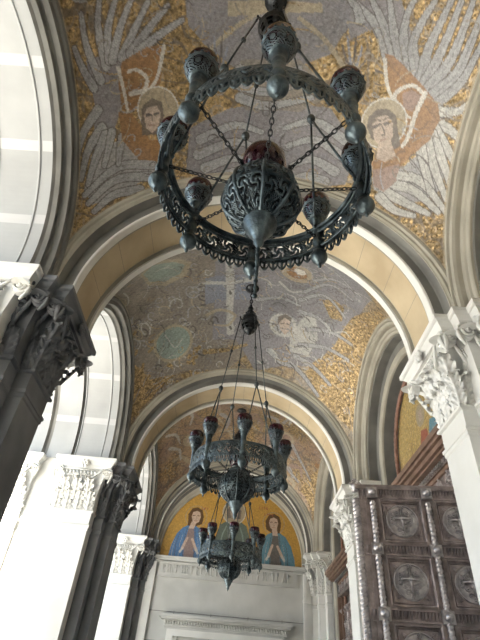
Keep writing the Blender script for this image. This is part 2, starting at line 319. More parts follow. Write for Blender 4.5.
PAINT_2=[('p','u',[(-261,-237),(-231,-267),(-143,-278),(-13,-259),(17,-128),(39,165),(-58,238),(-179,210),(-248,217),(-289,216),(-309,-9)]),
('p','v',[(-91,-127),(138,-291),(251,-157),(251,39),(222,158),(26,235),(-34,157),(-99,152)]),
('s','g',3.8,2.6,[(-236,-127),(-230,-141),(-228,-163),(-229,-180),(-233,-183),(-237,-174),(-238,-162),(-237,-156)]),
('s','l',4.8,3.2,[(-230,203),(-241,200),(-245,206),(-240,216),(-232,224),(-226,226),(-224,223),(-227,218)]),
('s','g',4.5,3.0,[(-191,7),(-189,-5),(-192,-16),(-198,-21),(-202,-18),(-203,-12),(-201,-7),(-199,-5)]),
('s','g',5.0,3.3,[(-121,247),(-136,241),(-145,231),(-144,222),(-136,219),(-128,222),(-124,227),(-125,231)]),
('s','l',4.9,3.3,[(-167,181),(-181,171),(-192,172),(-195,181),(-191,191),(-183,196),(-178,196),(-177,192)]),
('s','g',4.4,3.0,[(-243,34),(-249,23),(-250,12),(-247,5),(-242,7),(-239,13),(-239,19),(-240,21)]),
('s','n',4.0,2.7,[(-295,-77),(-288,-66),(-282,-73),(-280,-90),(-281,-106),(-284,-113),(-288,-109),(-289,-101)]),
('s','g',4.4,2.9,[(-222,5),(-230,-7),(-231,-22),(-228,-32),(-222,-31),(-218,-25),(-217,-17),(-219,-14)]),
('s','g',4.3,2.9,[(-303,-19),(-295,-27),(-287,-17),(-281,1),(-282,15),(-286,20),(-291,15),(-293,7)]),
('s','g',4.5,3.0,[(-278,102),(-278,110),(-282,111),(-286,107),(-289,101),(-289,97),(-287,96),(-285,98)]),
('s','g',4.4,2.9,[(-278,-13),(-282,-1),(-281,15),(-275,26),(-269,27),(-267,21),(-268,13),(-271,9)]),
('s','g',3.4,2.2,[(-231,-261),(-236,-260),(-238,-255),(-237,-250),(-233,-248),(-230,-248),(-229,-250),(-230,-252)]),
('s','g',4.1,2.7,[(-221,-74),(-221,-94),(-225,-109),(-231,-112),(-235,-104),(-236,-93),(-234,-86),(-231,-86)]),
('s','l',4.0,2.7,[(-275,-130),(-274,-99),(-277,-75),(-283,-68),(-289,-77),(-291,-92),(-288,-104),(-286,-106)]),
('s','k',4.2,2.8,[(-147,-115),(-147,-93),(-154,-80),(-162,-82),(-167,-93),(-167,-105),(-163,-111),(-160,-109)]),
('s','g',4.6,3.1,[(-273,78),(-267,78),(-261,85),(-258,93),(-259,98),(-262,99),(-265,95),(-266,92)]),
('s','n',4.5,3.0,[(-201,34),(-206,14),(-216,3),(-224,4),(-227,15),(-225,26),(-220,31),(-217,30)]),
('s','k',4.8,3.2,[(-85,102),(-87,91),(-93,84),(-100,84),(-104,89),(-103,95),(-100,98),(-97,98)]),
('s','g',4.8,3.2,[(-195,133),(-183,137),(-176,131),(-177,120),(-182,112),(-189,109),(-192,113),(-191,118)]),
('s','n',4.6,3.1,[(-145,-4),(-152,14),(-148,34),(-138,45),(-128,43),(-124,34),(-126,24),(-131,21)]),
('s','k',4.4,2.9,[(-268,40),(-276,27),(-278,12),(-275,4),(-270,4),(-266,11),(-265,19),(-267,22)]),
('s','g',4.7,3.1,[(-173,90),(-168,83),(-169,73),(-174,66),(-179,64),(-182,68),(-182,73),(-179,76)]),
('s','k',4.5,3.0,[(-276,62),(-275,46),(-268,42),(-260,49),(-255,61),(-255,70),(-259,72),(-263,68)]),
('s','g',4.8,3.2,[(-238,213),(-246,209),(-253,201),(-256,194),(-254,191),(-249,193),(-246,197),(-245,200)]),
('s','g',4.1,2.7,[(-187,-127),(-193,-137),(-199,-135),(-202,-124),(-201,-112),(-198,-107),(-195,-109),(-194,-113)]),
('s','l',4.5,3.0,[(-261,65),(-267,45),(-264,30),(-257,27),(-249,36),(-246,47),(-247,54),(-251,54)]),
('s','n',4.7,3.1,[(-280,162),(-286,147),(-283,139),(-276,141),(-268,149),(-265,158),(-266,162),(-270,160)]),
('s','n',4.6,3.0,[(-305,153),(-310,156),(-307,168),(-299,181),(-292,188),(-289,187),(-291,181),(-294,176)]),
('s','k',4.4,2.9,[(-124,-91),(-133,-70),(-131,-48),(-122,-35),(-113,-36),(-108,-47),(-109,-57),(-114,-62)]),
('s','k',4.8,3.2,[(-182,99),(-182,85),(-176,78),(-168,80),(-162,88),(-162,96),(-165,99),(-169,97)]),
('s','g',4.5,3.0,[(-148,-32),(-141,-34),(-135,-27),(-133,-17),(-135,-10),(-139,-9),(-142,-12),(-143,-17)]),
('s','k',4.8,3.2,[(-231,188),(-224,187),(-224,179),(-229,170),(-235,166),(-239,166),(-239,170),(-237,174)]),
('s','l',4.5,3.0,[(-294,56),(-285,56),(-276,67),(-271,82),(-273,91),(-278,92),(-282,86),(-284,80)]),
('s','l',4.0,2.7,[(-197,-102),(-207,-103),(-213,-119),(-213,-139),(-208,-152),(-203,-152),(-200,-143),(-201,-134)]),
('s','g',4.1,2.8,[(-132,-126),(-137,-134),(-143,-130),(-145,-120),(-144,-111),(-141,-107),(-138,-109),(-138,-113)]),
('s','n',4.4,2.9,[(-289,26),(-284,41),(-285,51),(-289,54),(-294,49),(-296,41),(-296,35),(-294,35)]),
('s','l',4.5,3.0,[(-251,71),(-249,54),(-255,35),(-264,25),(-271,27),(-272,37),(-269,46),(-266,50)]),
('s','g',4.7,3.1,[(-162,67),(-161,46),(-151,36),(-140,39),(-132,51),(-132,62),(-137,67),(-142,65)]),
('s','g',5.0,3.3,[(-162,261),(-160,254),(-166,246),(-175,241),(-181,241),(-182,245),(-179,249),(-176,251)]),
('s','g',4.5,3.0,[(-134,-33),(-130,-43),(-123,-45),(-118,-39),(-116,-31),(-118,-25),(-122,-24),(-124,-27)]),
('s','g',4.9,3.3,[(-180,241),(-186,246),(-197,243),(-206,235),(-209,227),(-206,224),(-200,226),(-197,230)]),
('s','l',4.7,3.1,[(-219,80),(-212,97),(-201,106),(-193,103),(-192,93),(-195,84),(-200,81),(-204,83)]),
('s','g',4.7,3.1,[(-264,163),(-272,160),(-275,165),(-272,173),(-267,179),(-262,181),(-261,179),(-263,175)]),
('s','l',4.5,3.0,[(-203,13),(-198,-4),(-187,-8),(-177,2),(-174,16),(-176,26),(-182,27),(-186,23)]),
('s','g',4.9,3.3,[(-133,176),(-145,175),(-153,166),(-155,157),(-151,152),(-145,153),(-141,157),(-141,161)]),
('s','g',3.5,2.3,[(-224,-252),(-229,-253),(-232,-250),(-232,-245),(-242,-207),(-242,-199),(-239,-205),(-236,-217)]),
('s','g',4.8,3.2,[(-128,83),(-116,88),(-107,81),(-106,69),(-111,60),(-117,57),(-121,61),(-121,66)]),
('s','k',4.8,3.2,[(-237,211),(-229,215),(-223,222),(-222,228),(-225,229),(-230,226),(-232,223),(-232,221)]),
('s','g',3.6,2.4,[(-206,-210),(-201,-244),(-201,-258),(-204,-256),(-213,-223),(-216,-208),(-214,-203),(-213,-207)]),
('s','g',4.5,3.0,[(-291,50),(-292,63),(-287,77),(-280,83),(-276,81),(-276,74),(-278,68),(-281,66)]),
('s','n',4.4,2.9,[(-275,58),(-285,41),(-287,22),(-284,11),(-277,13),(-272,22),(-271,31),(-273,35)]),
('s','k',4.6,3.0,[(-119,25),(-130,17),(-134,3),(-131,-8),(-124,-12),(-119,-7),(-117,0),(-119,4)]),
('s','l',4.8,3.2,[(-171,128),(-168,116),(-160,112),(-151,117),(-146,126),(-148,133),(-152,134),(-156,132)]),
('s','g',4.8,3.2,[(-243,188),(-235,197),(-228,200),(-225,196),(-226,190),(-231,185),(-234,184),(-235,186)]),
('s','n',4.5,3.0,[(-285,32),(-275,36),(-268,50),(-266,64),(-269,70),(-275,68),(-278,61),(-279,56)]),
('s','l',5.0,3.3,[(-90,181),(-98,185),(-106,182),(-110,176),(-110,170),(-106,168),(-102,170),(-100,172)]),
('s','k',4.8,3.2,[(-170,103),(-163,118),(-152,124),(-144,119),(-143,110),(-147,102),(-152,99),(-155,102)]),
('s','l',4.3,2.9,[(-99,-80),(-105,-71),(-112,-73),(-115,-82),(-115,-91),(-112,-96),(-109,-94),(-107,-90)]),
('s','k',4.8,3.2,[(-172,150),(-158,148),(-153,135),(-158,121),(-168,113),(-175,115),(-177,121),(-175,127)]),
('s','g',4.5,3.0,[(-133,-2),(-146,6),(-158,-3),(-163,-21),(-160,-35),(-154,-39),(-148,-34),(-146,-26)]),
('s','k',5.0,3.3,[(-134,160),(-137,172),(-132,183),(-122,189),(-114,187),(-112,181),(-115,175),(-120,174)]),
('s','G',11.1,8.3,[(-148,279),(-146,282)]),
('s','G',11.0,8.2,[(-184,235),(-185,228)]),
('s','G',11.0,8.3,[(-160,231),(-172,220)]),
('s','G',11.0,8.2,[(-156,180),(-159,184)]),
('s','G',11.0,8.3,[(-158,197),(-161,194)]),
('s','G',10.0,7.5,[(-304,196),(-312,192)]),
('s','G',10.0,7.5,[(-290,70),(-284,85)]),
('s','G',10.4,7.8,[(-278,176),(-278,180)]),
('s','G',10.3,7.8,[(-281,216),(-270,228)]),
('s','G',11.1,8.3,[(-133,314),(-135,317)]),
('s','G',11.1,8.3,[(-160,251),(-170,250)]),
('s','G',11.1,8.3,[(-148,195),(-144,205)]),
('s','G',10.4,7.8,[(-212,96),(-209,90)]),
('s','G',11.1,8.3,[(-153,267),(-158,272)]),
('s','G',10.8,8.1,[(-207,179),(-199,192)]),
('s','G',11.1,8.3,[(-140,305),(-136,309)]),
('s','G',10.9,8.2,[(-209,219),(-197,222)]),
('s','G',10.1,7.6,[(-300,181),(-300,182)]),
('s','G',10.6,8.0,[(-213,154),(-220,139)]),
('s','G',11.0,8.3,[(-164,300),(-160,296)]),
('s','G',11.2,8.4,[(-123,302),(-124,294)]),
('s','G',11.1,8.3,[(-157,259),(-155,251)]),
('s','G',10.6,7.9,[(-187,108),(-187,97)]),
('s','G',10.6,7.9,[(-248,251),(-242,259)]),
('s','G',10.4,7.8,[(-268,150),(-266,141)]),
('s','G',10.6,7.9,[(-236,269),(-229,277)]),
('s','G',10.5,7.9,[(-264,211),(-257,220)]),
('s','G',10.4,7.8,[(-243,116),(-254,119)]),
('s','G',11.0,8.3,[(-144,189),(-137,188)]),
('s','G',10.9,8.1,[(-198,276),(-202,276)]),
('s','G',10.3,7.7,[(-274,171),(-284,157)]),
('s','G',10.4,7.8,[(-261,244),(-268,240)]),
('s','G',10.1,7.5,[(-292,221),(-300,209)]),
('s','G',10.3,7.7,[(-273,235),(-268,243)]),
('s','G',10.4,7.8,[(-232,107),(-235,103)]),
('s','G',11.0,8.2,[(-132,164),(-139,171)]),
('s','G',10.1,7.6,[(-288,224),(-292,220)]),
('s','G',10.9,8.1,[(-189,288),(-199,288)]),
('s','G',10.3,7.7,[(-284,198),(-293,193)]),
('s','G',10.0,7.5,[(-286,88),(-295,73)]),
('s','G',10.5,7.9,[(-251,258),(-249,258)]),
('s','G',11.0,8.2,[(-132,165),(-140,175)]),
('s','G',11.2,8.4,[(-132,277),(-121,273)]),
('s','G',11.2,8.4,[(-143,278),(-137,285)]),
('s','G',9.8,7.4,[(-298,73),(-304,65)]),
('s','G',10.8,8.1,[(-220,215),(-223,218)]),
('s','G',11.1,8.3,[(-155,282),(-168,272)]),
('s','G',10.1,7.6,[(-281,102),(-279,95)]),
('s','G',10.8,8.1,[(-207,180),(-210,183)]),
('s','G',11.0,8.2,[(-142,167),(-146,179)]),
('s','G',9.8,7.4,[(-279,42),(-285,46)]),
('s','G',11.0,8.2,[(-173,299),(-175,293)]),
('s','G',10.5,7.9,[(-262,217),(-265,209)]),
('s','G',10.5,7.9,[(-253,178),(-257,174)]),
('s','G',9.8,7.3,[(-290,30),(-285,43)]),
('s','G',10.3,7.7,[(-246,97),(-251,95)]),
('s','G',11.1,8.4,[(-149,234),(-136,238)]),
('s','G',10.3,7.7,[(-285,180),(-283,184)]),
('s','G',10.6,7.9,[(-188,104),(-190,112)]),
('s','G',9.7,7.3,[(-290,34),(-295,21)]),
('p','G',[(-314,146),(-283,128),(-250,188),(-192,211),(-247,226),(-288,222),(-303,215)]),
('p','n',[(-238,-169),(-208,-220),(-170,-185),(-140,-144),(-159,-86),(-204,-70),(-236,-101)]),
('p','t',[(-233,-166),(-210,-196),(-174,-169),(-156,-137),(-170,-102),(-206,-89),(-230,-114)]),
('d','n',55.9,0.0,[(-199,129)]),
('d','t',47.9,0.0,[(-199,129)]),
('s','l',4.0,2.7,[(-217,97),(-194,145),(-175,126)]),
('s','l',3.3,2.2,[(-214,-152),(-194,-153),(-176,-125)]),
('p','b',[(-117,-62),(-67,-66),(-66,29),(-119,39)]),
('p','b',[(-45,-65),(6,-68),(7,27),(-43,30)]),
('s','l',20.3,20.3,[(-57,-122),(-56,-6),(-51,134)]),
('s','l',12.4,12.4,[(-118,-42),(-57,-33),(-3,-47)]),
('s','k',7.1,4.8,[(-57,-104),(-55,-95)]),
('s','k',7.7,5.1,[(-56,1),(-54,9)]),
('s','k',8.2,5.5,[(-52,119),(-49,125)]),
('s','k',7.5,5.0,[(-132,-31),(-125,-28)]),
('s','k',7.6,5.1,[(-126,5),(-121,10)]),
('s','k',7.8,5.2,[(-127,37),(-119,39)]),
('s','n',10.7,5.4,[(-114,74),(-81,62),(-41,81),(-58,113),(-93,109)]),
('s','G',16.7,8.3,[(-116,181),(-62,184),(-5,170)]),
('p','G',[(171,-37),(197,-60),(220,-50),(225,1),(199,11)]),
('p','G',[(223,82),(241,-33),(271,-126),(292,-140),(291,-18),(289,100),(294,211),(256,225),(201,229),(162,195),(191,154)]),
('p','G',[(163,184),(194,141),(255,130),(239,186)]),
('d','o',39.7,0.0,[(101,-109)]),
('d','n',39.7,25.7,[(101,-109)]),
('d','w',13.9,0.0,[(107,-117)]),
('s','l',7.4,4.9,[(66,-54),(99,-27),(143,-59)]),
('d','l',37.5,28.1,[(90,93)]),
('d','g',28.1,0.0,[(90,93)]),
('p','s',[(78,84),(89,67),(106,74),(109,102),(98,121),(83,108)]),
('p','h',[(74,101),(74,72),(91,56),(110,63),(109,76),(92,69),(81,86)]),
('s','k',3.7,3.2,[(84,92),(92,86)]),
('s','k',3.7,3.2,[(100,86),(108,87)]),
('p','l',[(112,125),(139,43),(168,33),(182,96),(164,153),(117,163)]),
('f','g',12.2,7.3,[(122,-7),(175,-57),(228,-18)]),
('f','g',11.7,7.0,[(129,-42),(176,-110),(227,-97)]),
('f','g',11.2,6.7,[(134,-88),(180,-142),(234,-135)]),
('f','g',12.8,7.7,[(154,81),(206,54),(257,49)]),
('f','g',13.1,7.9,[(140,134),(202,107),(257,96)]),
('f','g',13.5,8.1,[(131,168),(178,172),(226,185)]),
('f','g',13.7,8.2,[(106,188),(149,201),(200,225)]),
('f','g',13.9,8.3,[(57,175),(93,197),(121,198)]),
('f','g',12.8,7.7,[(17,26),(72,6),(125,14)]),
('f','g',12.8,7.7,[(127,34),(172,30),(205,48)]),
('f','g',10.7,6.4,[(137,-203),(180,-174),(217,-139)]),
('f','g',11.0,6.6,[(17,-128),(55,-171),(92,-224)]),
('s','l',3.8,2.5,[(90,-14),(109,-9),(117,14)]),
('s','k',4.0,2.7,[(195,139),(211,142),(214,159)]),
('s','k',3.3,2.2,[(202,-122),(214,-139),(227,-125)]),
('s','l',3.7,2.5,[(-24,-54),(-5,-44),(3,-18)]),
('s','k',4.0,2.7,[(127,146),(146,133),(163,137)]),
('s','l',3.7,2.5,[(21,-57),(40,-50),(48,-25)]),
('s','g',3.4,2.3,[(115,-146),(131,-133),(137,-101)]),
('s','l',3.3,2.2,[(138,-170),(154,-157),(161,-123)]),
('s','v',3.6,2.4,[(116,-47),(132,-64),(148,-56)]),
('s','u',3.4,2.3,[(194,-100),(209,-101),(218,-77)]),
('s','l',4.0,2.7,[(134,121),(153,107),(169,110)]),
('s','k',3.9,2.6,[(54,36),(72,23),(89,30)]),
('s','l',4.0,2.7,[(160,156),(180,148),(192,157)]),
('s','g',3.5,2.3,[(79,-110),(97,-112),(109,-89)]),
('s','l',4.2,2.8,[(66,171),(82,183),(81,202)]),
('s','g',4.2,2.8,[(43,195),(60,207),(60,224)]),
('s','k',3.5,2.4,[(-31,-120),(-12,-119),(-1,-95)]),
('s','u',3.5,2.3,[(100,-129),(117,-127),(128,-102)]),
('s','k',3.9,2.6,[(166,65),(185,61),(195,76)]),
('s','l',3.6,2.4,[(-17,-94),(2,-100),(16,-82)]),
('s','k',3.9,2.6,[(237,119),(253,110),(262,119)]),
('s','g',3.8,2.5,[(63,-19),(82,-14),(91,9)]),
('s','g',3.9,2.6,[(143,75),(162,76),(170,93)]),
('s','v',4.2,2.8,[(25,156),(47,161),(56,177)]),
('s','l',3.8,2.5,[(191,35),(205,45),(207,68)]),
('s','k',3.9,2.6,[(124,54),(143,45),(157,55)]),
('s','k',4.1,2.8,[(120,191),(135,201),(133,218)]),
('s','l',3.9,2.6,[(131,66),(150,66),(159,84)]),
('s','k',4.0,2.7,[(51,95),(72,100),(81,119)]),
('s','u',3.5,2.3,[(222,-50),(236,-65),(248,-55)]),
('s','l',4.2,2.8,[(31,208),(49,218),(51,234)]),
('s','l',3.9,2.6,[(130,79),(149,70),(163,81)]),
('s','u',4.2,2.8,[(76,173),(94,181),(98,199)]),
('s','u',3.5,2.4,[(134,-88),(152,-93),(163,-73)]),
('s','g',3.6,2.4,[(-25,-119),(-11,-96),(-10,-65)]),
('s','l',3.7,2.5,[(220,44),(236,27),(249,30)]),
('s','v',4.0,2.7,[(86,105),(107,102),(119,116)]),
('s','u',3.5,2.3,[(219,-56),(234,-64),(244,-47)]),
('s','g',3.2,2.1,[(159,-163),(169,-193),(182,-187)]),
('s','g',3.7,2.4,[(73,-69),(90,-60),(97,-34)]),
('s','u',4.1,2.7,[(150,177),(170,169),(182,177)]),
('s','g',3.2,2.1,[(178,-167),(190,-185),(204,-166)]),
('s','k',3.8,2.5,[(186,31),(204,25),(214,40)]),
('s','g',4.1,2.7,[(106,125),(127,121),(139,134)]),
('s','g',4.0,2.6,[(103,59),(121,67),(126,88)])]
PAINT_3=[('s','n',14.2,7.0,[(-114,-74),(-85,-52),(-76,18)]),
('s','c',18.8,6.6,[(216,-49),(233,-125),(254,-63)]),
('s','c',21.8,7.7,[(-42,268),(-12,257),(15,273)]),
('s','o',20.8,7.0,[(277,86),(300,63),(303,98)]),
('s','g',21.1,7.3,[(-72,13),(-46,52),(-54,100)]),
('s','n',19.9,7.3,[(-117,59),(-90,38),(-63,75)]),
('s','g',21.1,7.5,[(118,150),(147,154),(145,190)]),
('s','n',12.6,7.5,[(-77,108),(-44,113),(-30,153)]),
('s','c',13.8,6.3,[(174,-223),(199,-221),(200,-201)]),
('s','c',11.9,6.9,[(134,-23),(155,-87),(181,-57)]),
('s','o',20.5,7.7,[(45,271),(72,281),(61,303)]),
('s','n',16.5,7.5,[(189,217),(213,218),(202,247)]),
('s','g',20.0,7.6,[(89,227),(114,238),(102,266)]),
('s','g',20.1,7.1,[(95,-8),(125,-9),(132,47)]),
('s','n',21.6,7.7,[(39,247),(74,241),(86,263)]),
('s','c',11.8,6.8,[(-99,-188),(-80,-74),(-89,-1)]),
('s','c',19.8,7.4,[(198,174),(228,157),(235,181)]),
('s','n',15.6,6.3,[(80,-199),(104,-212),(126,-202)]),
('s','l',13.3,7.6,[(-145,219),(-117,213),(-89,238)]),
('s','g',13.9,7.6,[(-160,227),(-127,243),(-118,270)]),
('s','l',15.0,7.1,[(-255,27),(-228,54),(-216,107)]),
('s','n',18.4,7.5,[(-197,182),(-173,215),(-184,234)]),
('s','c',19.8,6.9,[(-200,-51),(-174,-57),(-154,9)]),
('s','n',13.9,7.4,[(-236,162),(-210,166),(-185,201)]),
('s','n',19.1,7.4,[(0,95),(27,66),(55,91)]),
('s','o',17.1,6.7,[(-203,-182),(-194,-71),(-209,-12)]),
('s','g',13.6,7.7,[(-26,245),(1,263),(-10,286)]),
('s','l',16.2,7.3,[(-248,102),(-219,134),(-213,173)]),
('s','n',14.5,7.7,[(-15,276),(20,275),(34,295)]),
('s','c',20.6,7.3,[(42,26),(73,38),(75,90)]),
('s','g',17.4,7.7,[(-107,262),(-77,281),(-83,300)]),
('s','o',19.0,7.6,[(-163,245),(-133,247),(-108,272)]),
('s','l',19.6,6.9,[(-190,-106),(-172,-25),(-181,32)]),
('s','g',15.1,6.7,[(19,-114),(46,-175),(68,-67)]),
('s','c',20.4,7.5,[(114,164),(138,129),(167,134)]),
('s','l',14.2,6.8,[(138,-118),(165,-98),(168,-11)]),
('s','c',17.3,7.2,[(18,35),(46,0),(72,31)]),
('s','c',21.7,7.4,[(-183,98),(-159,138),(-169,169)]),
('s','g',13.0,7.5,[(162,203),(193,186),(204,206)]),
('s','g',12.3,6.9,[(148,-2),(167,-70),(193,-59)]),
('p','G',[(234,217),(282,97),(322,3),(328,160),(296,220)]),
('d','n',29.0,0.0,[(169,72)]),
('d','c',18.1,0.0,[(169,72)]),
('d','n',29.4,0.0,[(-183,113)]),
('d','s',14.7,0.0,[(-183,113)]),
('f','g',14.5,7.3,[(190,91),(223,128),(263,160)]),
('f','g',14.9,7.4,[(150,135),(175,187),(225,203)])]
# ------------------------------------------------------------------ vaults with their mosaics
PAL = {'G': (.45, .32, .16, 1), 'g': (.40, .40, .41, 0), 'l': (.56, .55, .52, 0), 'v': (.27, .265, .29, 0), 'u': (.30, .27, .235, .15), 'o': (.35, .19, .085, 0), 'c': (.36, .25, .21, 0),
       's': (.56, .45, .37, 0), 'h': (.17, .14, .12, 0), 'k': (.12, .105, .10, 0), 'w': (.70, .68, .63, 0), 't': (.30, .38, .345, 0), 'n': (.46, .39, .28, 0), 'b': (.26, .28, .34, 0), 'e': (.25, .15, .08, 0)}
def seg_dist(V, P, w0, w1):
    """signed distance of every vertex to a tapering polyline (negative inside)"""
    best = np.full(len(V), 9.)
    P = [np.array(p, float) for p in P]
    Ls = [np.linalg.norm(P[i + 1] - P[i]) for i in range(len(P) - 1)]; T = sum(Ls) or 1; acc = 0
    for i, l in enumerate(Ls):
        d = P[i + 1] - P[i]; t = np.clip(((V - P[i]) @ d) / max(d @ d, 1e-9), 0, 1)
        q = P[i] + t[:, None] * d; u = (acc + t * l) / T
        best = np.minimum(best, np.linalg.norm(V - q, axis=1) - (w0 + (w1 - w0) * u) * .5); acc += l
    return best
def smooth_line(P, n=4):
    if len(P) < 3: return P
    out = []
    Q = [np.array(p, float) for p in P]; Q = [2 * Q[0] - Q[1]] + Q + [2 * Q[-1] - Q[-2]]
    for i in range(1, len(Q) - 2):
        for k in range(n):
            t = k / n; a, b, c, d = Q[i - 1:i + 3]
            out.append(.5 * ((2 * b) + (c - a) * t + (2 * a - 5 * b + 4 * c - d) * t * t + (3 * b - a - 3 * c + d) * t ** 3))
    out.append(Q[-2]); return out
def inside(xy, P):
    P = np.array(P, float); c = np.zeros(len(xy), bool); n = len(P)
    for i in range(n):
        a, b = P[i], P[(i + 1) % n]
        cond = (a[1] > xy[:, 1]) != (b[1] > xy[:, 1])
        with np.errstate(all='ignore'): xi = (b[0] - a[0]) * (xy[:, 1] - a[1]) / (b[1] - a[1]) + a[0]
        c ^= cond & (xy[:, 0] < xi)
    return c
def paint(V, col, ops, lift, prot=None):
    """lay strokes, patches and discs of tesserae; points are plan centimetres, lift() raises them onto the surface"""
    def put(sel, w_, c):
        if prot is not None: prot[sel] = c in 'shw'
        col[sel] = col[sel] * (1 - w_[:, None]) + np.array(PAL[c])[None] * w_[:, None]
    for op in ops:
        k = op[0]; P = [lift(x / 100., y / 100.) for x, y in op[-1]]
        if k in 'sf':
            w0, w1 = op[2] / 100., op[3] / 100.; P = smooth_line(P)
            A = np.array(P); mx = max(w0, w1) + .06
            box = np.all((V > A.min(0) - mx) & (V < A.max(0) + mx), axis=1); idx = np.nonzero(box)[0]
            if not len(idx): continue
            d = seg_dist(V[idx], P, w0, w1)
            if k == 'f':
                put(idx[d < .014], np.full((d < .014).sum(), .8), 'k')
                s_ = d < -.002; put(idx[s_], np.full(s_.sum(), 1.), op[1])
                d2 = seg_dist(V[idx], P, .012, .004); s_ = d2 < 0; put(idx[s_], np.full(s_.sum(), .45), 'k')
            else:
                s_ = d < 0; put(idx[s_], np.full(s_.sum(), .9), op[1])
        elif k == 'p':
            xy = V[:, :2] * 100; A = np.array(op[-1], float)
            box = np.all((xy > A.min(0)) & (xy < A.max(0)), axis=1); idx = np.nonzero(box)[0]
            s_ = inside(xy[idx], op[-1]); put(idx[s_], np.full(s_.sum(), .92), op[1])
        elif k == 'd':
            d = np.linalg.norm(V - P[0], axis=1) * 100; s_ = np.nonzero((d < op[2]) & (d >= op[3]))[0]; put(s_, np.full(len(s_), .95), op[1])
def noise(V, f, seed):
    rg = np.random.RandomState(seed); s_ = np.zeros(len(V))
    for i in range(7):
        k = rg.normal(size=3); k *= f * (1 + .6 * rg.rand()) / np.linalg.norm(k); s_ += np.sin(V @ k + rg.rand() * 6.3 + 1.3 * np.sin(V @ np.roll(k, 1) * .7))
    return s_ / 7 * 2
def set_attr(me, col):
    a = me.attributes.new('mosaic', 'FLOAT_COLOR', 'POINT'); c = np.ones((len(col), 4), np.float32); c[:, :3] = np.clip(col[:, :3], 0, 1); a.data.foreach_set('color', c.ravel())
    g = me.attributes.new('gold', 'FLOAT', 'POINT'); g.data.foreach_set('value', np.clip(col[:, 3], 0, 1).astype(np.float32))
def quads(n, m):
    i, j = np.meshgrid(np.arange(n - 1), np.arange(m - 1), indexing='ij'); a = i * m + j
    return np.stack([a, a + 1, a + m + 1, a + m], -1).reshape(-1, 4)
def fast_mesh(name, V, Q):
    me = bpy.data.meshes.new(name); me.vertices.add(len(V)); me.vertices.foreach_set('co', V.astype(np.float32).ravel())
    me.loops.add(Q.size); me.loops.foreach_set('vertex_index', Q.astype(np.int32).ravel())
    me.polygons.add(len(Q)); me.polygons.foreach_set('loop_start', np.arange(0, Q.size, 4, dtype=np.int32)); me.polygons.foreach_set('loop_total', np.full(len(Q), 4, dtype=np.int32))
    me.polygons.foreach_set('use_smooth', np.ones(len(Q), bool)); me.update(calc_edges=True); return me
def vault(k, name, nx, ny, ops, base):
    e = math.radians(76); kx = (AX + .03) / math.sin(e); ky = (AY + .03) / math.sin(e)
    x = kx * np.sin(np.linspace(-e, e, nx)); y = ky * np.sin(np.linspace(-e, e, ny))
    X, Yy = np.meshgrid(x, y, indexing='ij'); Z = np.sqrt(np.maximum(RS * RS - X * X - Yy * Yy, 0.))
    V = np.stack([X, Yy, Z], -1).reshape(-1, 3)
    col = np.tile(np.array(PAL['G']), (len(V), 1)).astype(float)
    # scrollwork ground: grey-brown tendrils over the gold
    n1 = noise(V, 9, 3 + k); n2 = noise(V, 22, 11 + k); n3 = noise(V, 3, 5 + k)
    if base != 'gold':
        m1 = np.clip(.5 + .5 * n3, 0, 1) * .85; col = col * (1 - m1[:, None]) + np.array(PAL[base])[None] * m1[:, None]
    t = np.abs(n1) < .13; col[t] = col[t] * .35 + np.array(PAL['k']) * .65
    t = np.abs(n2 - .4) < .16; col[t] = col[t] * .5 + np.array(PAL['u']) * .5
    lift = lambda a, b: np.array([a, b, math.sqrt(max(RS * RS - a * a - b * b, 0.))])
    prot = np.zeros(len(V), bool); paint(V, col, ops, lift, prot)
    # small scrolls and feather lines worked over the fields
    rg = random.Random(70 + k); keep = col[prot].copy(); extra = []
    for i in range({0: 0, 1: 230, 2: 420, 3: 160}[k]):
        x, y = rg.uniform(-AX, AX) * 95, rg.uniform(-AY, AY) * 95
        if (x / 100) ** 2 + (y / 100) ** 2 > 12: continue
        c_ = rg.choice('kkugnlvG' if k == 2 else 'kuugnG'); r_ = rg.uniform(6, 17); a0 = rg.uniform(0, 6.3); sg = rg.choice((-1, 1)); el = rg.uniform(.5, 1)
        if rg.random() < .6: P = [(x + r_ * (1 - t / 10) * math.cos(a0 + sg * t * .8), y + el * r_ * (1 - t / 10) * math.sin(a0 + sg * t * .8)) for t in range(8)]
        else: P = [(x + t * 9 * math.cos(a0 + sg * t * .12), y + t * 9 * math.sin(a0 + sg * t * .12)) for t in range(5)]
        extra.append(('s', c_, rg.uniform(1.6, 3.2), 1.0, P))
    paint(V, col, extra, lift); col[prot] = keep
    # narrow plain border along the arches
    edge = (np.abs(V[:, 0]) > AX - .07) | (np.abs(V[:, 1]) > AY - .07); edge &= V[:, 2] > .0
    col[edge] = col[edge] * .3 + np.array(PAL['n']) * .7
    rough = 1 + .17 * noise(V, 60, 31)[:, None] + .12 * noise(V, 150, 33)[:, None] + .12 * noise(V, 5, 32)[:, None]; col[:, :3] *= rough
    me = fast_mesh(name, V + np.array([0, BY[k], ZC]), quads(nx, ny)); set_attr(me, col); me.materials.append(M['mosaic'])
    o = bpy.data.objects.new(name, me); COL.objects.link(o); o['kind'] = 'structure'
    return o
tag(vault(1, 'ceiling', 430, 350, PAINT_1, 'gold'), 'nearest sail vault, mosaic of winged angels around a grey centre')
tag(vault(2, 'ceiling', 330, 270, PAINT_2, 'u'), 'second sail vault with green medallions and pale halos')
tag(vault(3, 'ceiling', 240, 200, PAINT_3, 'c'), 'far sail vault with faded red-brown mosaic before end wall')
vault(0, 'ceiling', 40, 40, [], 'u')

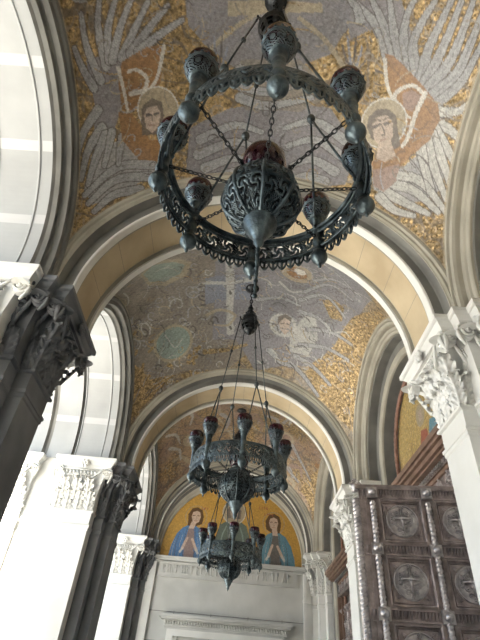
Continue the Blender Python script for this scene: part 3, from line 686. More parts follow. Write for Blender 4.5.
# ------------------------------------------------------------------ transverse arches across the portico
AR_N = {0: ('behind', ), }
def transverse(y, label):
    a = tag(empty('transverse_arch', (0, y, ZC)), label, 'arch', 'transverse arches spanning the portico')
    foot = 4.40 + EYE - .02
    def half(s):
        return [(2.97, s * .80), (2.93, s * .82), (2.89, s * .81), (2.875, s * .77), (2.84, s * .765), (2.82, s * .74), (2.80, s * .73), (2.80, s * .72), (2.79, s * .60), (2.78, s * .56)]
    lc = lambda P: [(p[0], p[1]) for p in P]
    for s in (-1, 1):
        if s == 1 and y > PY[3] + 1: continue
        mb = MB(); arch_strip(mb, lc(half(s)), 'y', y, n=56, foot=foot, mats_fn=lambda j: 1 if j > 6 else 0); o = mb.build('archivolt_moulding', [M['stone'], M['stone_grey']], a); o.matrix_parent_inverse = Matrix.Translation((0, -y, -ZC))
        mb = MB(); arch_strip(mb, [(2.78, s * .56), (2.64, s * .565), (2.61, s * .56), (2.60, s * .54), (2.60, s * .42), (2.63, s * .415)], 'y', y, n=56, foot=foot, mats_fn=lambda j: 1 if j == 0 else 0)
        o = mb.build('arch_rim', [M['stone_light'], M['stone_grey']], a); o.matrix_parent_inverse = Matrix.Translation((0, -y, -ZC))
        mb = MB(); arch_strip(mb, [(2.63, s * .415), (2.68, s * .41), (2.68, s * .398), (2.62, s * .395), (2.615, s * .38), (2.64, s * .375), (2.69, s * .37), (2.69, s * .36), (2.655, s * .355), (2.655, s * .34)], 'y', y, n=56, foot=foot)
        o = mb.build('bead_moulding', M['stone'], a); o.matrix_parent_inverse = Matrix.Translation((0, -y, -ZC))
    mb = MB(); arch_strip(mb, [(2.655, -.345), (2.655, .345)], 'y', y, n=56, foot=foot)
    # shallow joints between the panel stones
    for i in range(1, 12):
        t = PI * i / 12; c_, s_ = math.cos(t), math.sin(t); d = .006
        mb.add([(2.652 * math.cos(t + q * .0012), y + w_ * .345, ZC + 2.652 * math.sin(t + q * .0012)) for q in (-1, 1) for w_ in (-1, 1)], [(0, 1, 3, 2)], 1)
    o = mb.build('soffit_panel', [M['ochre'], M['stone_grey']], a); o.matrix_parent_inverse = Matrix.Translation((0, -y, -ZC))
    return a
transverse(PY[2], 'large near transverse arch with ochre soffit, behind the near chandelier')
transverse(PY[3], 'middle transverse arch with ochre soffit, framing the middle chandelier')
transverse(PY[1], 'transverse arch directly over the camera')
transverse(PY[4], 'last arch moulding against the end wall, around the mosaic lunette')

# ------------------------------------------------------------------ arcade arches on the left, blind arches on the right
def side_arch(k, side, label):
    name = 'arcade_arch' if side < 0 else 'blind_arch'
    c = BY[k]; a = tag(empty(name, (side * 3.1, c, ZC)), label, 'arch', 'open arcade arches on the left' if side < 0 else 'blind arches on the right wall')
    inv = Matrix.Translation((-side * 3.1, -c, -ZC)); foot = 4.40 + EYE - .02
    prof = [(2.42, 2.86), (2.40, 2.84), (2.36, 2.82), (2.34, 2.84), (2.335, 2.88), (2.29, 2.89), (2.27, 2.92), (2.26, 2.97), (2.22, 2.98), (2.20, 3.0), (2.20, 3.06), (2.16, 3.07), (2.13, 3.09), (2.12, 3.12)]
    if side < 0: prof = [(2.42, 2.86), (2.38, 2.82), (2.34, 2.84), (2.33, 2.88), (2.25, 2.89), (2.24, 2.97), (2.225, 3.0), (2.16, 3.01), (2.15, 3.08), (2.12, 3.12)]
    else: prof = [(2.42, 2.86), (2.39, 2.83), (2.35, 2.84), (2.34, 2.88), (2.28, 2.89), (2.26, 2.93), (2.25, 3.0), (2.20, 3.02), (2.18, 3.05), (2.14, 3.06), (2.12, 3.08), (2.12, 3.12)]
    mb = MB(); arch_strip(mb, prof, 'x', c, n=48, foot=foot, sgn=side); o = mb.build('archivolt_moulding', M['stone' if side > 0 else 'stone_grey'], a); o.matrix_parent_inverse = inv
    if side < 0:
        # pale soffit laid in alternating wide and narrow stones
        n = 90
        def bands(mb, p0, p1):
            prev = None
            G = arch_points([p0, p1], 'x', c, n, foot, side)
            for i in range(len(G) - 1):
                mi = 1 if (i % 15) in (11, 12) else 0
                mb.grid([G[i], G[i + 1]], mi, True)
        mb = MB(); bands(mb, (2.12, 3.12), (2.12, 3.27)); mb.build('soffit_rim', [M['soffit'], M['soffit_band']], a).matrix_parent_inverse = inv
        mb = MB(); arch_strip(mb, [(2.12, 3.27), (2.145, 3.275), (2.145, 3.30), (2.125, 3.31), (2.125, 3.325), (2.15, 3.33), (2.155, 3.35)], 'x', c, n=48, foot=foot, sgn=side); mb.build('bead_moulding', M['soffit'], a).matrix_parent_inverse = inv
        mb = MB(); bands(mb, (2.155, 3.35), (2.155, 3.93)); mb.build('soffit_panel', [M['soffit'], M['soffit_band']], a).matrix_parent_inverse = inv
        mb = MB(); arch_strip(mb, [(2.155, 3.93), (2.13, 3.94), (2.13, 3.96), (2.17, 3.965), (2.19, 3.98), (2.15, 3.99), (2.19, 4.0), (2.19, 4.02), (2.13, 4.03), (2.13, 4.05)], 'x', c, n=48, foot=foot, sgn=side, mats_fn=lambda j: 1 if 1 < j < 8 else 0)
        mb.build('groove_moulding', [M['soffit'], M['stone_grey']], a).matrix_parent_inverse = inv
        mb = MB(); bands(mb, (2.155, 4.05), (2.155, 4.62)); arch_strip(mb, [(2.155, 4.62), (2.19, 4.63), (2.19, 4.70), (2.12, 4.75)], 'x', c, n=48, foot=foot, sgn=side, mats_fn=lambda j: 2); bands(mb, (2.12, 4.75), (2.12, 5.65)); arch_strip(mb, [(2.12, 5.65), (2.2, 5.7), (2.45, 5.7), (2.5, 5.65)], 'x', c, n=48, foot=foot, sgn=side)
        mb.build('outer_soffit', [M['soffit'], M['soffit_band'], M['stone_grey']], a).matrix_parent_inverse = inv
    else:
        mb = MB(); arch_strip(mb, [(2.12, 3.12), (2.10, 3.14), (2.10, 3.34)], 'x', c, n=48, foot=foot, sgn=side); mb.build('soffit_panel', M['stone_grey'], a).matrix_parent_inverse = inv
        mb = MB(); arch_strip(mb, [(2.10, 3.34), (1.92, 3.35), (1.90, 3.37), (1.84, 3.375), (1.82, 3.36), (1.78, 3.36), (1.76, 3.38), (1.75, 3.42)], 'x', c, n=48, foot=0., sgn=side, mats_fn=lambda j: 1 if j == 0 else 0)
        mb.build('inner_moulding', [M['stone'], M['stone_grey']], a).matrix_parent_inverse = inv
        mb = MB(); arch_strip(mb, [(1.75, 3.42), (1.75, 3.70)], 'x', c, n=48, foot=0., sgn=side); mb.build('inner_soffit', M['stone_grey'], a).matrix_parent_inverse = inv
        rp = []
        for i in range(0, 150):
            t = -2.3 / 1.5 + (PI + 4.6 / 1.5) * i / 149
            if t < 0: rp.append((3.62, c + 1.5, ZC + t * 1.5))
            elif t > PI: rp.append((3.62, c - 1.5, ZC - (t - PI) * 1.5))
            else: rp.append((3.62, c + 1.5 * math.cos(t), ZC + 1.5 * math.sin(t)))
        mb = MB(); mb.tube(rp, .065, 6, twist=.55, flat=.7); mb.build('rope_moulding', M['rope'], a).matrix_parent_inverse = inv
    return a
side_arch(1, -1, 'nearest arcade arch on the left, pale banded soffit at picture edge')
side_arch(2, -1, 'second arcade arch on the left between the two big dark capitals')
side_arch(3, -1, 'farthest arcade arch on the left, a narrow white sliver')
side_arch(1, 1, 'nearest blind arch on the right, at the top right picture edge')
side_arch(2, 1, 'blind arch on the right above the open bronze door')
side_arch(3, 1, 'farthest blind arch on the right, beyond the bronze door')
side_arch(0, -1, 'arcade arch behind the camera on the left')

# ------------------------------------------------------------------ walls, floor, ground, roof
def struct(mb, name, mats): o = mb.build(name, mats); o['kind'] = 'structure'; return o
def wall_holes(x, y0, y1, z0, z1, arches, n=24):
    """a wall plane at x with arched openings (centre, radius) that start at the floor"""
    mb = MB(); ys = [y0]
    for c, r in arches: ys += [c - r, c + r]
    ys.append(y1)
    for i in range(0, len(ys), 2):
        if ys[i + 1] > ys[i]: mb.add([(x, ys[i], z0), (x, ys[i + 1], z0), (x, ys[i + 1], z1), (x, ys[i], z1)], [(0, 1, 2, 3)])
    for c, r in arches:
        for i in range(n):
            a, b = PI * i / n, PI * (i + 1) / n
            mb.add([(x, c + r * math.cos(a), ZC + r * math.sin(a)), (x, c + r * math.cos(b), ZC + r * math.sin(b)), (x, c + r * math.cos(b), z1), (x, c + r * math.cos(a), z1)], [(0, 1, 2, 3)])
    return mb
TOP = 10.1
struct(wall_holes(-5.68, PY[0], PY[4] + .6, 0, TOP, [(c, 2.45) for c in BY]), 'wall_left', M['stone_light'])
mb = MB(); mb.add([(3.7, PY[0], 0), (3.7, BY[2] - 1.75, 0), (3.7, BY[2] - 1.75, TOP), (3.7, PY[0], TOP)], [(0, 1, 2, 3)])
mb.add([(3.7, BY[2] - 1.75, 2.95 + EYE), (3.7, BY[2] + 1.75, 2.95 + EYE), (3.7, BY[2] + 1.75, TOP), (3.7, BY[2] - 1.75, TOP)], [(0, 1, 2, 3)])
mb.add([(3.7, BY[2] + 1.75, 0), (3.7, PY[4] + .6, 0), (3.7, PY[4] + .6, TOP), (3.7, BY[2] + 1.75, TOP)], [(0, 1, 2, 3)])
struct(mb, 'wall_right', M['stone_grey'])
# dim vestibule beyond the open doorway
mb = MB(); yy0, yy1 = BY[2] - 1.75, BY[2] + 1.75
mb.add([(3.7, yy0, 0), (5.5, yy0, 0), (5.5, yy0, 4.6), (3.7, yy0, 4.6), (3.7, yy1, 0), (5.5, yy1, 0), (5.5, yy1, 4.6), (3.7, yy1, 4.6)], [(0, 1, 2, 3), (4, 7, 6, 5), (1, 5, 6, 2), (3, 2, 6, 7), (0, 4, 5, 1)])
struct(mb, 'door_1', M['wood'])
mb = MB(); mb.add([(-5.7, PY[0] - 1, 0), (3.75, PY[0] - 1, 0), (3.75, PY[0] - 1, TOP), (-5.7, PY[0] - 1, TOP)], [(0, 1, 2, 3)]); struct(mb, 'wall_back', M['stone'])
mb = MB(); mb.box((-5.75, PY[0] - 1, TOP), (5.6, PY[4] + .8, TOP + .3)); struct(mb, 'roof', M['stone_grey'])
mb = MB(); mb.box((-5.9, PY[0] - 1, -.2), (5.6, PY[4] + .7, 0)); struct(mb, 'floor', M['pave'])
mb = MB(); mb.add([(-160, -120, -.21), (160, -120, -.21), (160, 160, -.21), (-160, 160, -.21)], [(0, 1, 2, 3)]); struct(mb, 'ground', M['plaza'])
# spandrels of the arcade that close the wall between the vault edge and the outer face
# far wall
FW = .0
mb = MB(); W2 = 2.95
mb.add([(-W2, END, 0), (W2, END, 0), (W2, END, TOP - .2), (-W2, END, TOP - .2)], [(0, 1, 2, 3)])
mb.add([(-5.68, PY[4] + .6, 0), (3.75, PY[4] + .6, 0), (3.75, PY[4] + .6, TOP), (-5.68, PY[4] + .6, TOP)], [(0, 1, 2, 3)])
for z in (.9, 1.75, 2.6, 3.4):          # courses
    mb.box((-2.6, END - .004, z + EYE - 1.0), (2.6, END, z + EYE - .985), 1)
for z, xs in ((1.75, (-1.1, .1, 1.2)), (2.6, (-1.7, -.5, .7, 1.8)), (.9, (-1.6, -.4, .8, 2.0))):
    for x in xs: mb.box((x, END - .004, z + EYE - .985), (x + .012, END, z + EYE - .15), 1)
struct(mb, 'wall_far', [M['end_wall'], M['stone_grey']])
# ring of mouldings that frames the lunette
a = tag(empty('lunette_arch', (0, END, ZC)), 'moulded stone arch around the gold mosaic on the end wall', 'arch'); inv = Matrix.Translation((0, -END, -ZC))
zb = 3.98 + EYE
pr = [(2.93, -.30, 0), (2.90, -.33, 0), (2.86, -.30, 0), (2.85, -.26, -.01), (2.80, -.25, -.03), (2.76, -.22, -.06), (2.76, -.19, -.08), (2.70, -.18, -.12), (2.64, -.16, -.18), (2.64, -.13, -.2), (2.58, -.12, -.25), (2.54, -.08, -.3), (2.53, -.05, -.32), (2.48, -.05, -.35), (2.46, -.03, -.36), (2.455, .0, -.36)]
mb = MB(); arch_strip(mb, pr, 'y', END, n=56, foot=zb, mats_fn=lambda j: 1 if j in (5, 7, 9) else 0); mb.build('archivolt_moulding', [M['stone'], M['stone_grey']], a).matrix_parent_inverse = inv
# ------------------------------------------------------------------ piers with leafy capitals
def leaf_mesh(name):
    """acanthus leaf 1 m tall, 1 m wide at its broadest, growing from the origin along +z, curling out along +x"""
    mb = MB(); G = []
    nr, nc = 26, 13
    for i in range(nr):
        s = i / (nr - 1)
        lobe = abs(math.sin(s * 4.5 * PI)) ** .7
        wd = .52 * (.50 + .50 * math.sin(PI * min(1, .15 + s * .95))) * (.66 + .34 * lobe)
        if s > .8: wd *= 1 - (s - .8) * 3.2
        if s < .70: z = s / .70 * .86; x = .06 + .12 * s
        else:
            a = (s - .70) / .30 * PI * .95; z = .86 + .12 * math.sin(a); x = .144 + .17 * (1 - math.cos(a))
        row = []
        for j in range(nc):
            t = (j / (nc - 1)) * 2 - 1
            fl = .055 * math.cos((s * 4.5 - abs(t) * 1.3) * 2 * PI) * min(1, abs(t) * 2.5)
            rib = .09 * math.exp(-(t / .13) ** 2)
            tip = .09 * lobe * abs(t) ** 2
            row.append((x + fl + rib + tip - .10 * abs(t) ** 1.5, t * wd, z - .13 * abs(t) * (1 if s > .3 else .3) + .05 * lobe * abs(t)))
        G.append(row)
    mb.grid(G, 0, True)
    return mb.mesh(name, M['stone_light'])
LEAF = leaf_mesh('acanthus_leaf')
def volute_mesh(name):
    """scroll 1 unit in radius in the yz plane facing +x, with its stalk"""
    mb = MB(); P = []; R_ = []
    for i in range(44):
        a = i / 43 * 2 * PI * 2.1; r = .92 * (1 - i / 43 * .86); P.append((.12 * i / 43, -r * math.cos(a), r * math.sin(a))); R_.append(.17 - .08 * i / 43)
    mb.tube(P, R_, 6); mb.ball((.14, 0, 0), .2, 8, 6)
    mb.lathe([(.001, 0), (.98, 0)], 20)
    mb.xform(lambda v: v if True else v)
    st = [(-.05, -.92, 0), (-.08, -.98, -.5), (-.1, -.8, -1.1), (-.12, -.4, -1.8)]
    mb.tube([Vector(p) for p in st], [.17, .2, .2, .12], 6)
    # drum behind the scroll, turned to face +x
    G = []
    for j in range(20):
        a = 2 * PI * j / 20; G.append([(-.55, .95 * math.cos(a), .95 * math.sin(a)), (-.02, .95 * math.cos(a), .95 * math.sin(a)), (.0, .02 * math.cos(a), .02 * math.sin(a))])
    mb.grid(G, 0, False, True)
    return mb.mesh(name, M['stone_light'])
VOL = volute_mesh('volute')
def flower_mesh(name):
    mb = MB(); mb.ball((.10, 0, 0), .35, 8, 6)
    for i in range(6):
        a = 2 * PI * i / 6; mb.ball((.02, .62 * math.cos(a), .62 * math.sin(a)), .36, 8, 5)
    return mb.mesh(name, M['stone_light'])
FLO = flower_mesh('fleuron')
def rect_ring(mb, x0, x1, hy, prof, mi=0):
    """mouldings round a rectangle: profile of (outset, z)"""
    G = []
    for sx, sy in ((x0, -1), (x1, -1), (x1, 1), (x0, 1)):
        d = -1 if sx == x0 else 1; G.append([(sx + d * o, sy * (hy + o), z) for o, z in prof])
    for j in range(len(prof) - 1): mb.grid([[g[j], g[j + 1]] for g in G], mi, False, True)
Z0, ZN, ZA, ZT = 0., 3.25 + EYE, 4.20 + EYE, 4.42 + EYE
def lerp_ring(mb, S, A, prof, mi=0):
    """rings that pass from the shaft rectangle S to the abacus rectangle A: profile of (fraction, outset, z)"""
    G = []
    for cx, cy in ((0, -1), (1, -1), (1, 1), (0, 1)):
        col = []
        for f_, o, z in prof:
            x = (S[0] if cx == 0 else S[1]) * (1 - f_) + (A[0] if cx == 0 else A[1]) * f_; y = (S[2] * (1 - f_) + A[2] * f_) * cy
            col.append((x + (o if cx else -o), y + o * cy, z))
        G.append(col)
    for j in range(len(prof) - 1): mb.grid([[g[j], g[j + 1]] for g in G], mi, False, True)
def bell(t): return .03 + .62 * max(0., t - .15) ** 2.0
def capital(parent, S, A, faces, detail=True, mt='stone_light'):
    """leafy capital between the shaft rectangle S and the abacus rectangle A (x0, x1, half width); faces = '+x', '-y', '+y'"""
    mb = MB(); H = ZA - ZN
    rect_ring(mb, S[0], S[1], S[2], [(0, ZN - .42), (.015, ZN - .40), (.015, ZN - .36), (.03, ZN - .35), (.03, ZN - .31), (0, ZN - .29), (0, ZN - .06), (.035, ZN - .045), (.045, ZN - .02), (.035, ZN), (.005, ZN + .01)])
    lerp_ring(mb, S, A, [(bell(t), 0, ZN + t * H) for t in (0, .2, .35, .5, .65, .8, .9, 1.)] + [(.0, 0, ZA)])
    nn_ = {'+x': Vector((1, 0, 0)), '-y': Vector((0, -1, 0)), '+y': Vector((0, 1, 0))}
    def face(fc, t):
        f_ = bell(t); x0 = S[0] * (1 - f_) + A[0] * f_; x1 = S[1] * (1 - f_) + A[1] * f_; hy = S[2] * (1 - f_) + A[2] * f_
        return {'+x': (Vector((0, 1, 0)), 2 * hy, Vector((x1, 0, 0))), '-y': (Vector((1, 0, 0)), x1 - x0, Vector(((x0 + x1) / 2, -hy, 0))), '+y': (Vector((-1, 0, 0)), x1 - x0, Vector(((x0 + x1) / 2, hy, 0)))}[fc]
    wide = {}
    for fc in faces:
        ux, w_, org = face(fc, .95); nn = nn_[fc]; wide[fc] = w_
        if w_ > .45:
            n = max(3, int((w_ - .42) / .075))
            for i in range(n):
                u = ((i + .5) / n - .5) * (w_ - .42); p = org + ux * u + nn * .03; mb.ball((p.x, p.y, ZA - .14), .034, 6, 5, 0, 1.4)
            for dz in (-.07, -.21):
                a_, b_ = org - ux * (w_ / 2 - .18) + nn * .035, org + ux * (w_ / 2 - .18) + nn * .035
                mb.tube([(a_.x, a_.y, ZA + dz), (b_.x, b_.y, ZA + dz)], .015, 6)
            # stalks that rise from the leaves to the corner scrolls
            for s in (-1, 1):
                P = []
                for q in range(7):
                    t = .45 + .5 * q / 6; ux2, w2, o2 = face(fc, t); g = o2 + ux2 * (s * w2 * (.12 + .33 * (q / 6) ** 1.3)) + nn * (.07 + .03 * q / 6); P.append((g.x, g.y, ZN + t * H - .02))
                mb.tube(P, [.035, .032, .03, .028, .026, .024, .022], 6)
    cap = mb.build('capital', M[mt], parent)
    mb = MB(); rect_ring(mb, A[0] + .13, A[1] - .13, A[2] - .13, [(-.2, ZA), (.03, ZA), (.04, ZA + .05), (.07, ZA + .09), (.09, ZA + .12), (.11, ZA + .125), (.13, ZA + .14), (.13, ZT - .015), (.115, ZT), (-.2, ZT)])
    mb.build('abacus', M[mt], cap)
    if not detail: return cap
    lf, vl, fl_ = LEAF, VOL, FLO
    if mt != 'stone_light': lf, vl, fl_ = LEAF_D, VOL_D, FLO_D
    for fc in faces:
        rz = {'+x': 0, '-y': -PI / 2, '+y': PI / 2}[fc]; nn = nn_[fc]
        for (t0, n_off, hgt, tilt) in ((.0, 0, .44, .06), (.27, 1, .48, .30)):
            ux, w_, org = face(fc, t0 + .1); n = max(1, int(round(w_ / .25)))
            cols = [(i + .5) / n - .5 for i in range(n)] if not n_off or n == 1 else [(i + 1) / n - .5 for i in range(n - 1)]
            for u in cols:
                p = org + ux * (u * w_ * (1.0 if t0 == 0 else 1.12)) + nn * .0
                inst('acanthus_leaf', lf, cap, (p.x, p.y, ZN + .005 + t0 * H), (0, tilt, rz), (.30, max(.2, w_ / n * 1.08), hgt))
        if wide[fc] > .45:
            p = Vector((A[1] - .02, 0, 0)) if fc == '+x' else Vector(((A[0] + A[1]) / 2, A[2] * nn.y - .02 * nn.y, 0)); inst('fleuron', fl_, cap, (p.x, p.y, ZA + .05), (0, 0, rz), (.10, .105, .105))
            ux, w_, org = face(fc, .9)
            for s in (-1, 1):       # inner helices
                p = org + ux * (s * .085) + nn * .06; inst('volute', vl, cap, (p.x, p.y, ZA - .22), (0, 0, rz), (.10, -s * .07, .07))
    # corner scrolls and corner leaves
    near = [f for f in faces if f != '+x']
    for fc in near:
        sy = nn_[fc].y
        if '+x' in faces:
            for q in (-1, 1):
                # the corner carries a pair of scrolls back to back, one seen from each face
                if q < 0: inst('volute', vl, cap, (A[1] - .17, sy * (A[2] - .09), ZA - .12), (0, 0, -PI / 2 * -sy if 0 else (PI / 2 if sy > 0 else -PI / 2)), (.16, -.125 * (1 if sy < 0 else -1), .125))
                else: inst('volute', vl, cap, (A[1] - .09, sy * (A[2] - .17), ZA - .12), (0, 0, 0), (.16, .125 * -sy, .125))
            ux, w_, org = face('+x', .1); inst('acanthus_leaf', lf, cap, (org.x - .01, sy * (w_ / 2 - .01), ZN + .005), (0, .08, sy * PI / 4), (.32, .24, .45)); inst('acanthus_leaf', lf, cap, (org.x + .02, sy * (w_ / 2 + .02), ZN + .28), (0, .36, sy * PI / 4), (.36, .26, .46))
        elif wide[fc] > .45:
            for xx, q in ((A[0] + .16, -1), (A[1] - .16, 1)):
                inst('volute', vl, cap, (xx, sy * (A[2] - .09), ZA - .12), (0, 0, PI / 2 if sy > 0 else -PI / 2), (.16, -q * .125 * (1 if sy < 0 else -1), .125))
    if '+x' in faces:
        sy = -nn_[near[0]].y; inst('volute', vl, cap, (A[1] - .09, sy * (A[2] - .17), ZA - .12), (0, 0, 0), (.16, .125 * -sy, .125))
        ux, w_, org = face('+x', .1); inst('acanthus_leaf', lf, cap, (org.x + .02, sy * (w_ / 2 + .02), ZN + .28), (0, .36, sy * PI / 4), (.36, .26, .46))
    return cap
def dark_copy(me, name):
    m2 = me.copy(); m2.name = name; m2.materials.clear(); m2.materials.append(M['pier_shade']); return m2
LEAF_D, VOL_D, FLO_D = dark_copy(LEAF, 'acanthus_leaf_grey'), dark_copy(VOL, 'volute_grey'), dark_copy(FLO, 'fleuron_grey')  # same carvings in the shade-darkened marble of the left piers
def shaft(parent, S, m='stone_light', name='pilaster_shaft'):
    x0, x1, hy = S
    mb = MB(); mb.box((x0, -hy, .35), (x1, hy, ZN - .3))
    rect_ring(mb, x0, x1, hy, [(.10, 0), (.10, .14), (.07, .16), (.08, .2), (.05, .24), (.05, .27), (.02, .3), (0, .36)])
    return mb.build(name, M[m], parent)
def pier(side, k, label, detail=True):
    """local x points into the portico; 3.5 m from the axis"""
    rz = 0 if side < 0 else PI
    p = tag(empty('pier', (side * 3.5, PY[k], 0), rz), label, 'pier', 'stone piers along the left arcade' if side < 0 else 'stone piers along the right wall')
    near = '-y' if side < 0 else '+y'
    mt = 'pier_shade' if side < 0 else 'stone_light'  # left inner blocks carry their shade in the stone colour
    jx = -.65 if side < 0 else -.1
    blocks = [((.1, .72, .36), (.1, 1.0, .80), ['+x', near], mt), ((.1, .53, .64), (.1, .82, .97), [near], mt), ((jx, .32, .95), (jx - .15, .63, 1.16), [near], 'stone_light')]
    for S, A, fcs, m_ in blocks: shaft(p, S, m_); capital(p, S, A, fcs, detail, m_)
    if side < 0:
        mb = MB(); mb.box((-2.15, -.89, 0), (.1, .89, ZT)); mb.build('core', M['stone_light'], p)
        S = (-2.15, -1.25, .97); shaft(p, S); capital(p, S, (-2.30, -1.10, 1.16), [near], detail)
    else:
        mb = MB(); mb.box((-.15, -.97, 0), (.1, .97, ZT)); mb.build('core', M['stone_grey'], p)
    return p
pier(-1, 2, 'nearest left pier, dark capital cut off by the left picture edge')
pier(-1, 3, 'second left pier, white sunlit face and dark inner side')
pier(-1, 4, 'far left pier in the corner of the end wall')
pier(1, 2, 'nearest right pier, bright white shaft and capital at right edge')
pier(1, 3, 'second right pier, mostly hidden behind the open bronze door')
pier(1, 4, 'far right pier in the corner of the end wall')
for k, wk in ((0, 'farthest'), (1, 'nearest')):
    for s_ in (-1, 1): pier(s_, k, wk + ' pier behind the camera on the ' + ('left arcade' if s_ < 0 else 'right wall'), False)

# ------------------------------------------------------------------ end wall: lunette, ledge, inscription, cornice
mb = MB()
mb.box((-2.56, END - .16, zb - .10), (2.56, END + .02, zb - .02)); mb.box((-2.6, END - .2, zb - .02), (2.6, END + .02, zb + .03)); mb.box((-2.5, END - .08, zb - .16), (2.5, END + .02, zb - .10))
tag(mb.build('ledge', M['end_wall']), 'pale stone ledge under the gold mosaic on the end wall', 'ledge')
for s_, nm in ((-1, 'left'), (1, 'right')):
    mb = MB(); x = s_ * 2.5
    for i, (o, d) in enumerate(((0, .10), (.10, .06), (.17, .03))): mb.box((x + s_ * o, END - d, 0), (x + s_ * (o + .10), END + .01, zb - .16), 0)
    mb.box((x - .02, END - .13, zb - 1.0), (x + s_ * .24, END + .01, zb - .92))
    o = mb.build('trim_1' if s_ < 0 else 'trim_2', M['stone_light']); o['kind'] = 'structure'
# mosaic lunette
LC = (0., 4.18 + EYE)
def lunette_mesh(name, r, nx, ny, ops, ground, zlow=0.):
    x = np.linspace(-r, r, nx); z = np.linspace(zlow, r, ny)
    X, Z = np.meshgrid(x, z, indexing='ij'); lim = np.sqrt(np.maximum(r * r - X * X, 0)); Z = np.where(Z > 0, Z / r * np.maximum(lim, 1e-4), Z)
    V = np.stack([X.ravel(), Z.ravel(), np.zeros(X.size)], -1); col = np.tile(np.array(ground), (len(V), 1)).astype(float)
    paint(V, col, ops, lambda a, b: np.array([a, b, 0.])); col[:, :3] *= 1 + .08 * noise(V, 60, 5)[:, None]
    Q = quads(nx, ny); V2 = np.stack([V[:, 0], np.zeros(len(V)), V[:, 1]], -1)
    me = fast_mesh(name, V2, Q); set_attr(me, col); me.materials.append(M['mosaic']); return me
PAL['A'] = (.66, .39, .09, .2); PAL['B'] = (.07, .24, .52, 0); PAL['C'] = (.10, .30, .42, 0); PAL['H'] = (.10, .05, .03, 0); PAL['S'] = (.72, .54, .42, 0); PAL['T'] = (.10, .16, .15, 0); PAL['R'] = (.40, .10, .07, 0)
def saint(cx, sc_, robe, inner, tilt=0, hands=1):
    f = lambda x, y: (cx + sc_ * x, sc_ * y)
    return [('d', 'n', 36 * abs(sc_), 34 * abs(sc_), [f(0 + tilt, 112)]),
        ('p', robe, [f(-62, -22), f(-56, 20), f(-44, 55), f(-26, 76), f(-10, 84), f(14, 84), f(34, 72), f(52, 44), f(62, 10), f(66, -22)]),
        ('p', inner, [f(-12, -22), f(-16, 30), f(-8, 74), f(10, 74), f(16, 30), f(18, -22)]),
        ('s', 'k', 2, 2, [f(-14, -20), f(-18, 30), f(-12, 76)]), ('s', 'k', 2, 2, [f(20, -20), f(18, 30), f(13, 76)]), ('s', 'k', 2, 1, [f(-40, -20), f(-42, 20), f(-34, 60)]), ('s', 'k', 2, 1, [f(42, -20), f(40, 20), f(32, 58)]),
        ('s', 'l', 1.6, 1, [f(-30, -18), f(-30, 20), f(-24, 55)]), ('s', 'l', 1.6, 1, [f(30, -18), f(30, 20), f(24, 50)]), ('s', 'l', 1.6, 1, [f(-50, -18), f(-50, 10), f(-44, 40)]),
        ('p', 'H', [f(-24 + tilt, 92), f(-27 + tilt, 118), f(-16 + tilt, 138), f(2 + tilt, 143), f(19 + tilt, 134), f(25 + tilt, 114), f(22 + tilt, 90), f(14, 82), f(-12, 82)]),
        ('p', 'S', [f(-8, 74), f(9, 74), f(9 + tilt * .6, 96), f(-8 + tilt * .6, 96)]),
        ('p', 'S', [f(-15 + tilt, 112), f(-12 + tilt, 126), f(0 + tilt, 131), f(12 + tilt, 126), f(15 + tilt, 112), f(11 + tilt, 97), f(1 + tilt, 90), f(-10 + tilt, 97)]),
        ('s', 'H', 3, 2.4, [f(-11 + tilt, 115), f(-4 + tilt, 116)]), ('s', 'H', 3, 2.4, [f(4 + tilt, 116), f(11 + tilt, 115)]), ('s', 'c', 1.4, 1.2, [f(0 + tilt, 114), f(2 + tilt, 105), f(-1 + tilt, 104)]), ('s', 'R', 1.8, 1.4, [f(-4 + tilt, 99), f(5 + tilt, 99)]),
        ('s', 'S', 10, 8, [f(-20, 12), f(-14, 30), f(-8, 44)]), ('s', 'S', 10, 8, [f(24, 12), f(16, 28), f(8, 42)]),
        ('s', 'w', 8, 6, [f(-26, 2), f(-20, 12)]), ('s', 'w', 8, 6, [f(30, 2), f(24, 12)])]
ops = []
ops += [('p', 'T', [(-62, -22), (-60, 60), (-45, 105), (-20, 120), (20, 122), (48, 105), (62, 60), (64, -22)]), ('d', 'n', 42, 0, [(0, 150)]), ('d', 'w', 43, 40, [(0, 150)]),
        ('p', 'h', [(-24, 128), (-26, 158), (-12, 178), (12, 178), (26, 158), (24, 128)]), ('p', 's', [(-15, 150), (-10, 166), (10, 166), (15, 150), (9, 130), (-9, 130)]), ('s', 'k', 2, 2, [(-9, 152), (-3, 153)]), ('s', 'k', 2, 2, [(3, 153), (9, 152)]),
        ('s', 't', 6, 4, [(-40, -20), (-38, 60), (-24, 100)]), ('s', 't', 6, 4, [(40, -20), (38, 60), (24, 100)]), ('s', 'l', 3, 2, [(-10, -20), (-12, 60), (-6, 110)])]
ops += saint(-150, 1.1, 'B', 'c', 12)
ops += saint(152, 1.1, 'C', 'h', -6)
ops += [('s', 'l', 4, 4, [(-80, -20), (-78, 60), (-74, 118)]), ('s', 'l', 4, 4, [(-90, 100), (-62, 104)])]
for gx, gy, gl in ((-118, 150, 3), (92, 170, 4), (112, 148, 4)):       # small red-brown lettering marks
    for i in range(gl):
        x = gx + i * 9; ops += [('s', 'R', 1.8, 1.8, [(x, gy), (x, gy + 9)]), ('s', 'R', 1.5, 1.5, [(x, gy + (i * 4) % 9), (x + 5, gy + (9 - i * 3) % 9)])]
me = lunette_mesh('mosaic_lunette', 2.47, 300, 170, ops, PAL['A'], -.22)
o = bpy.data.objects.new('mosaic_lunette', me); COL.objects.link(o); o.location = (0, END - .015, LC[1]); tag(o, 'gold mosaic lunette of blue-robed haloed figures on the end wall', 'mosaic')
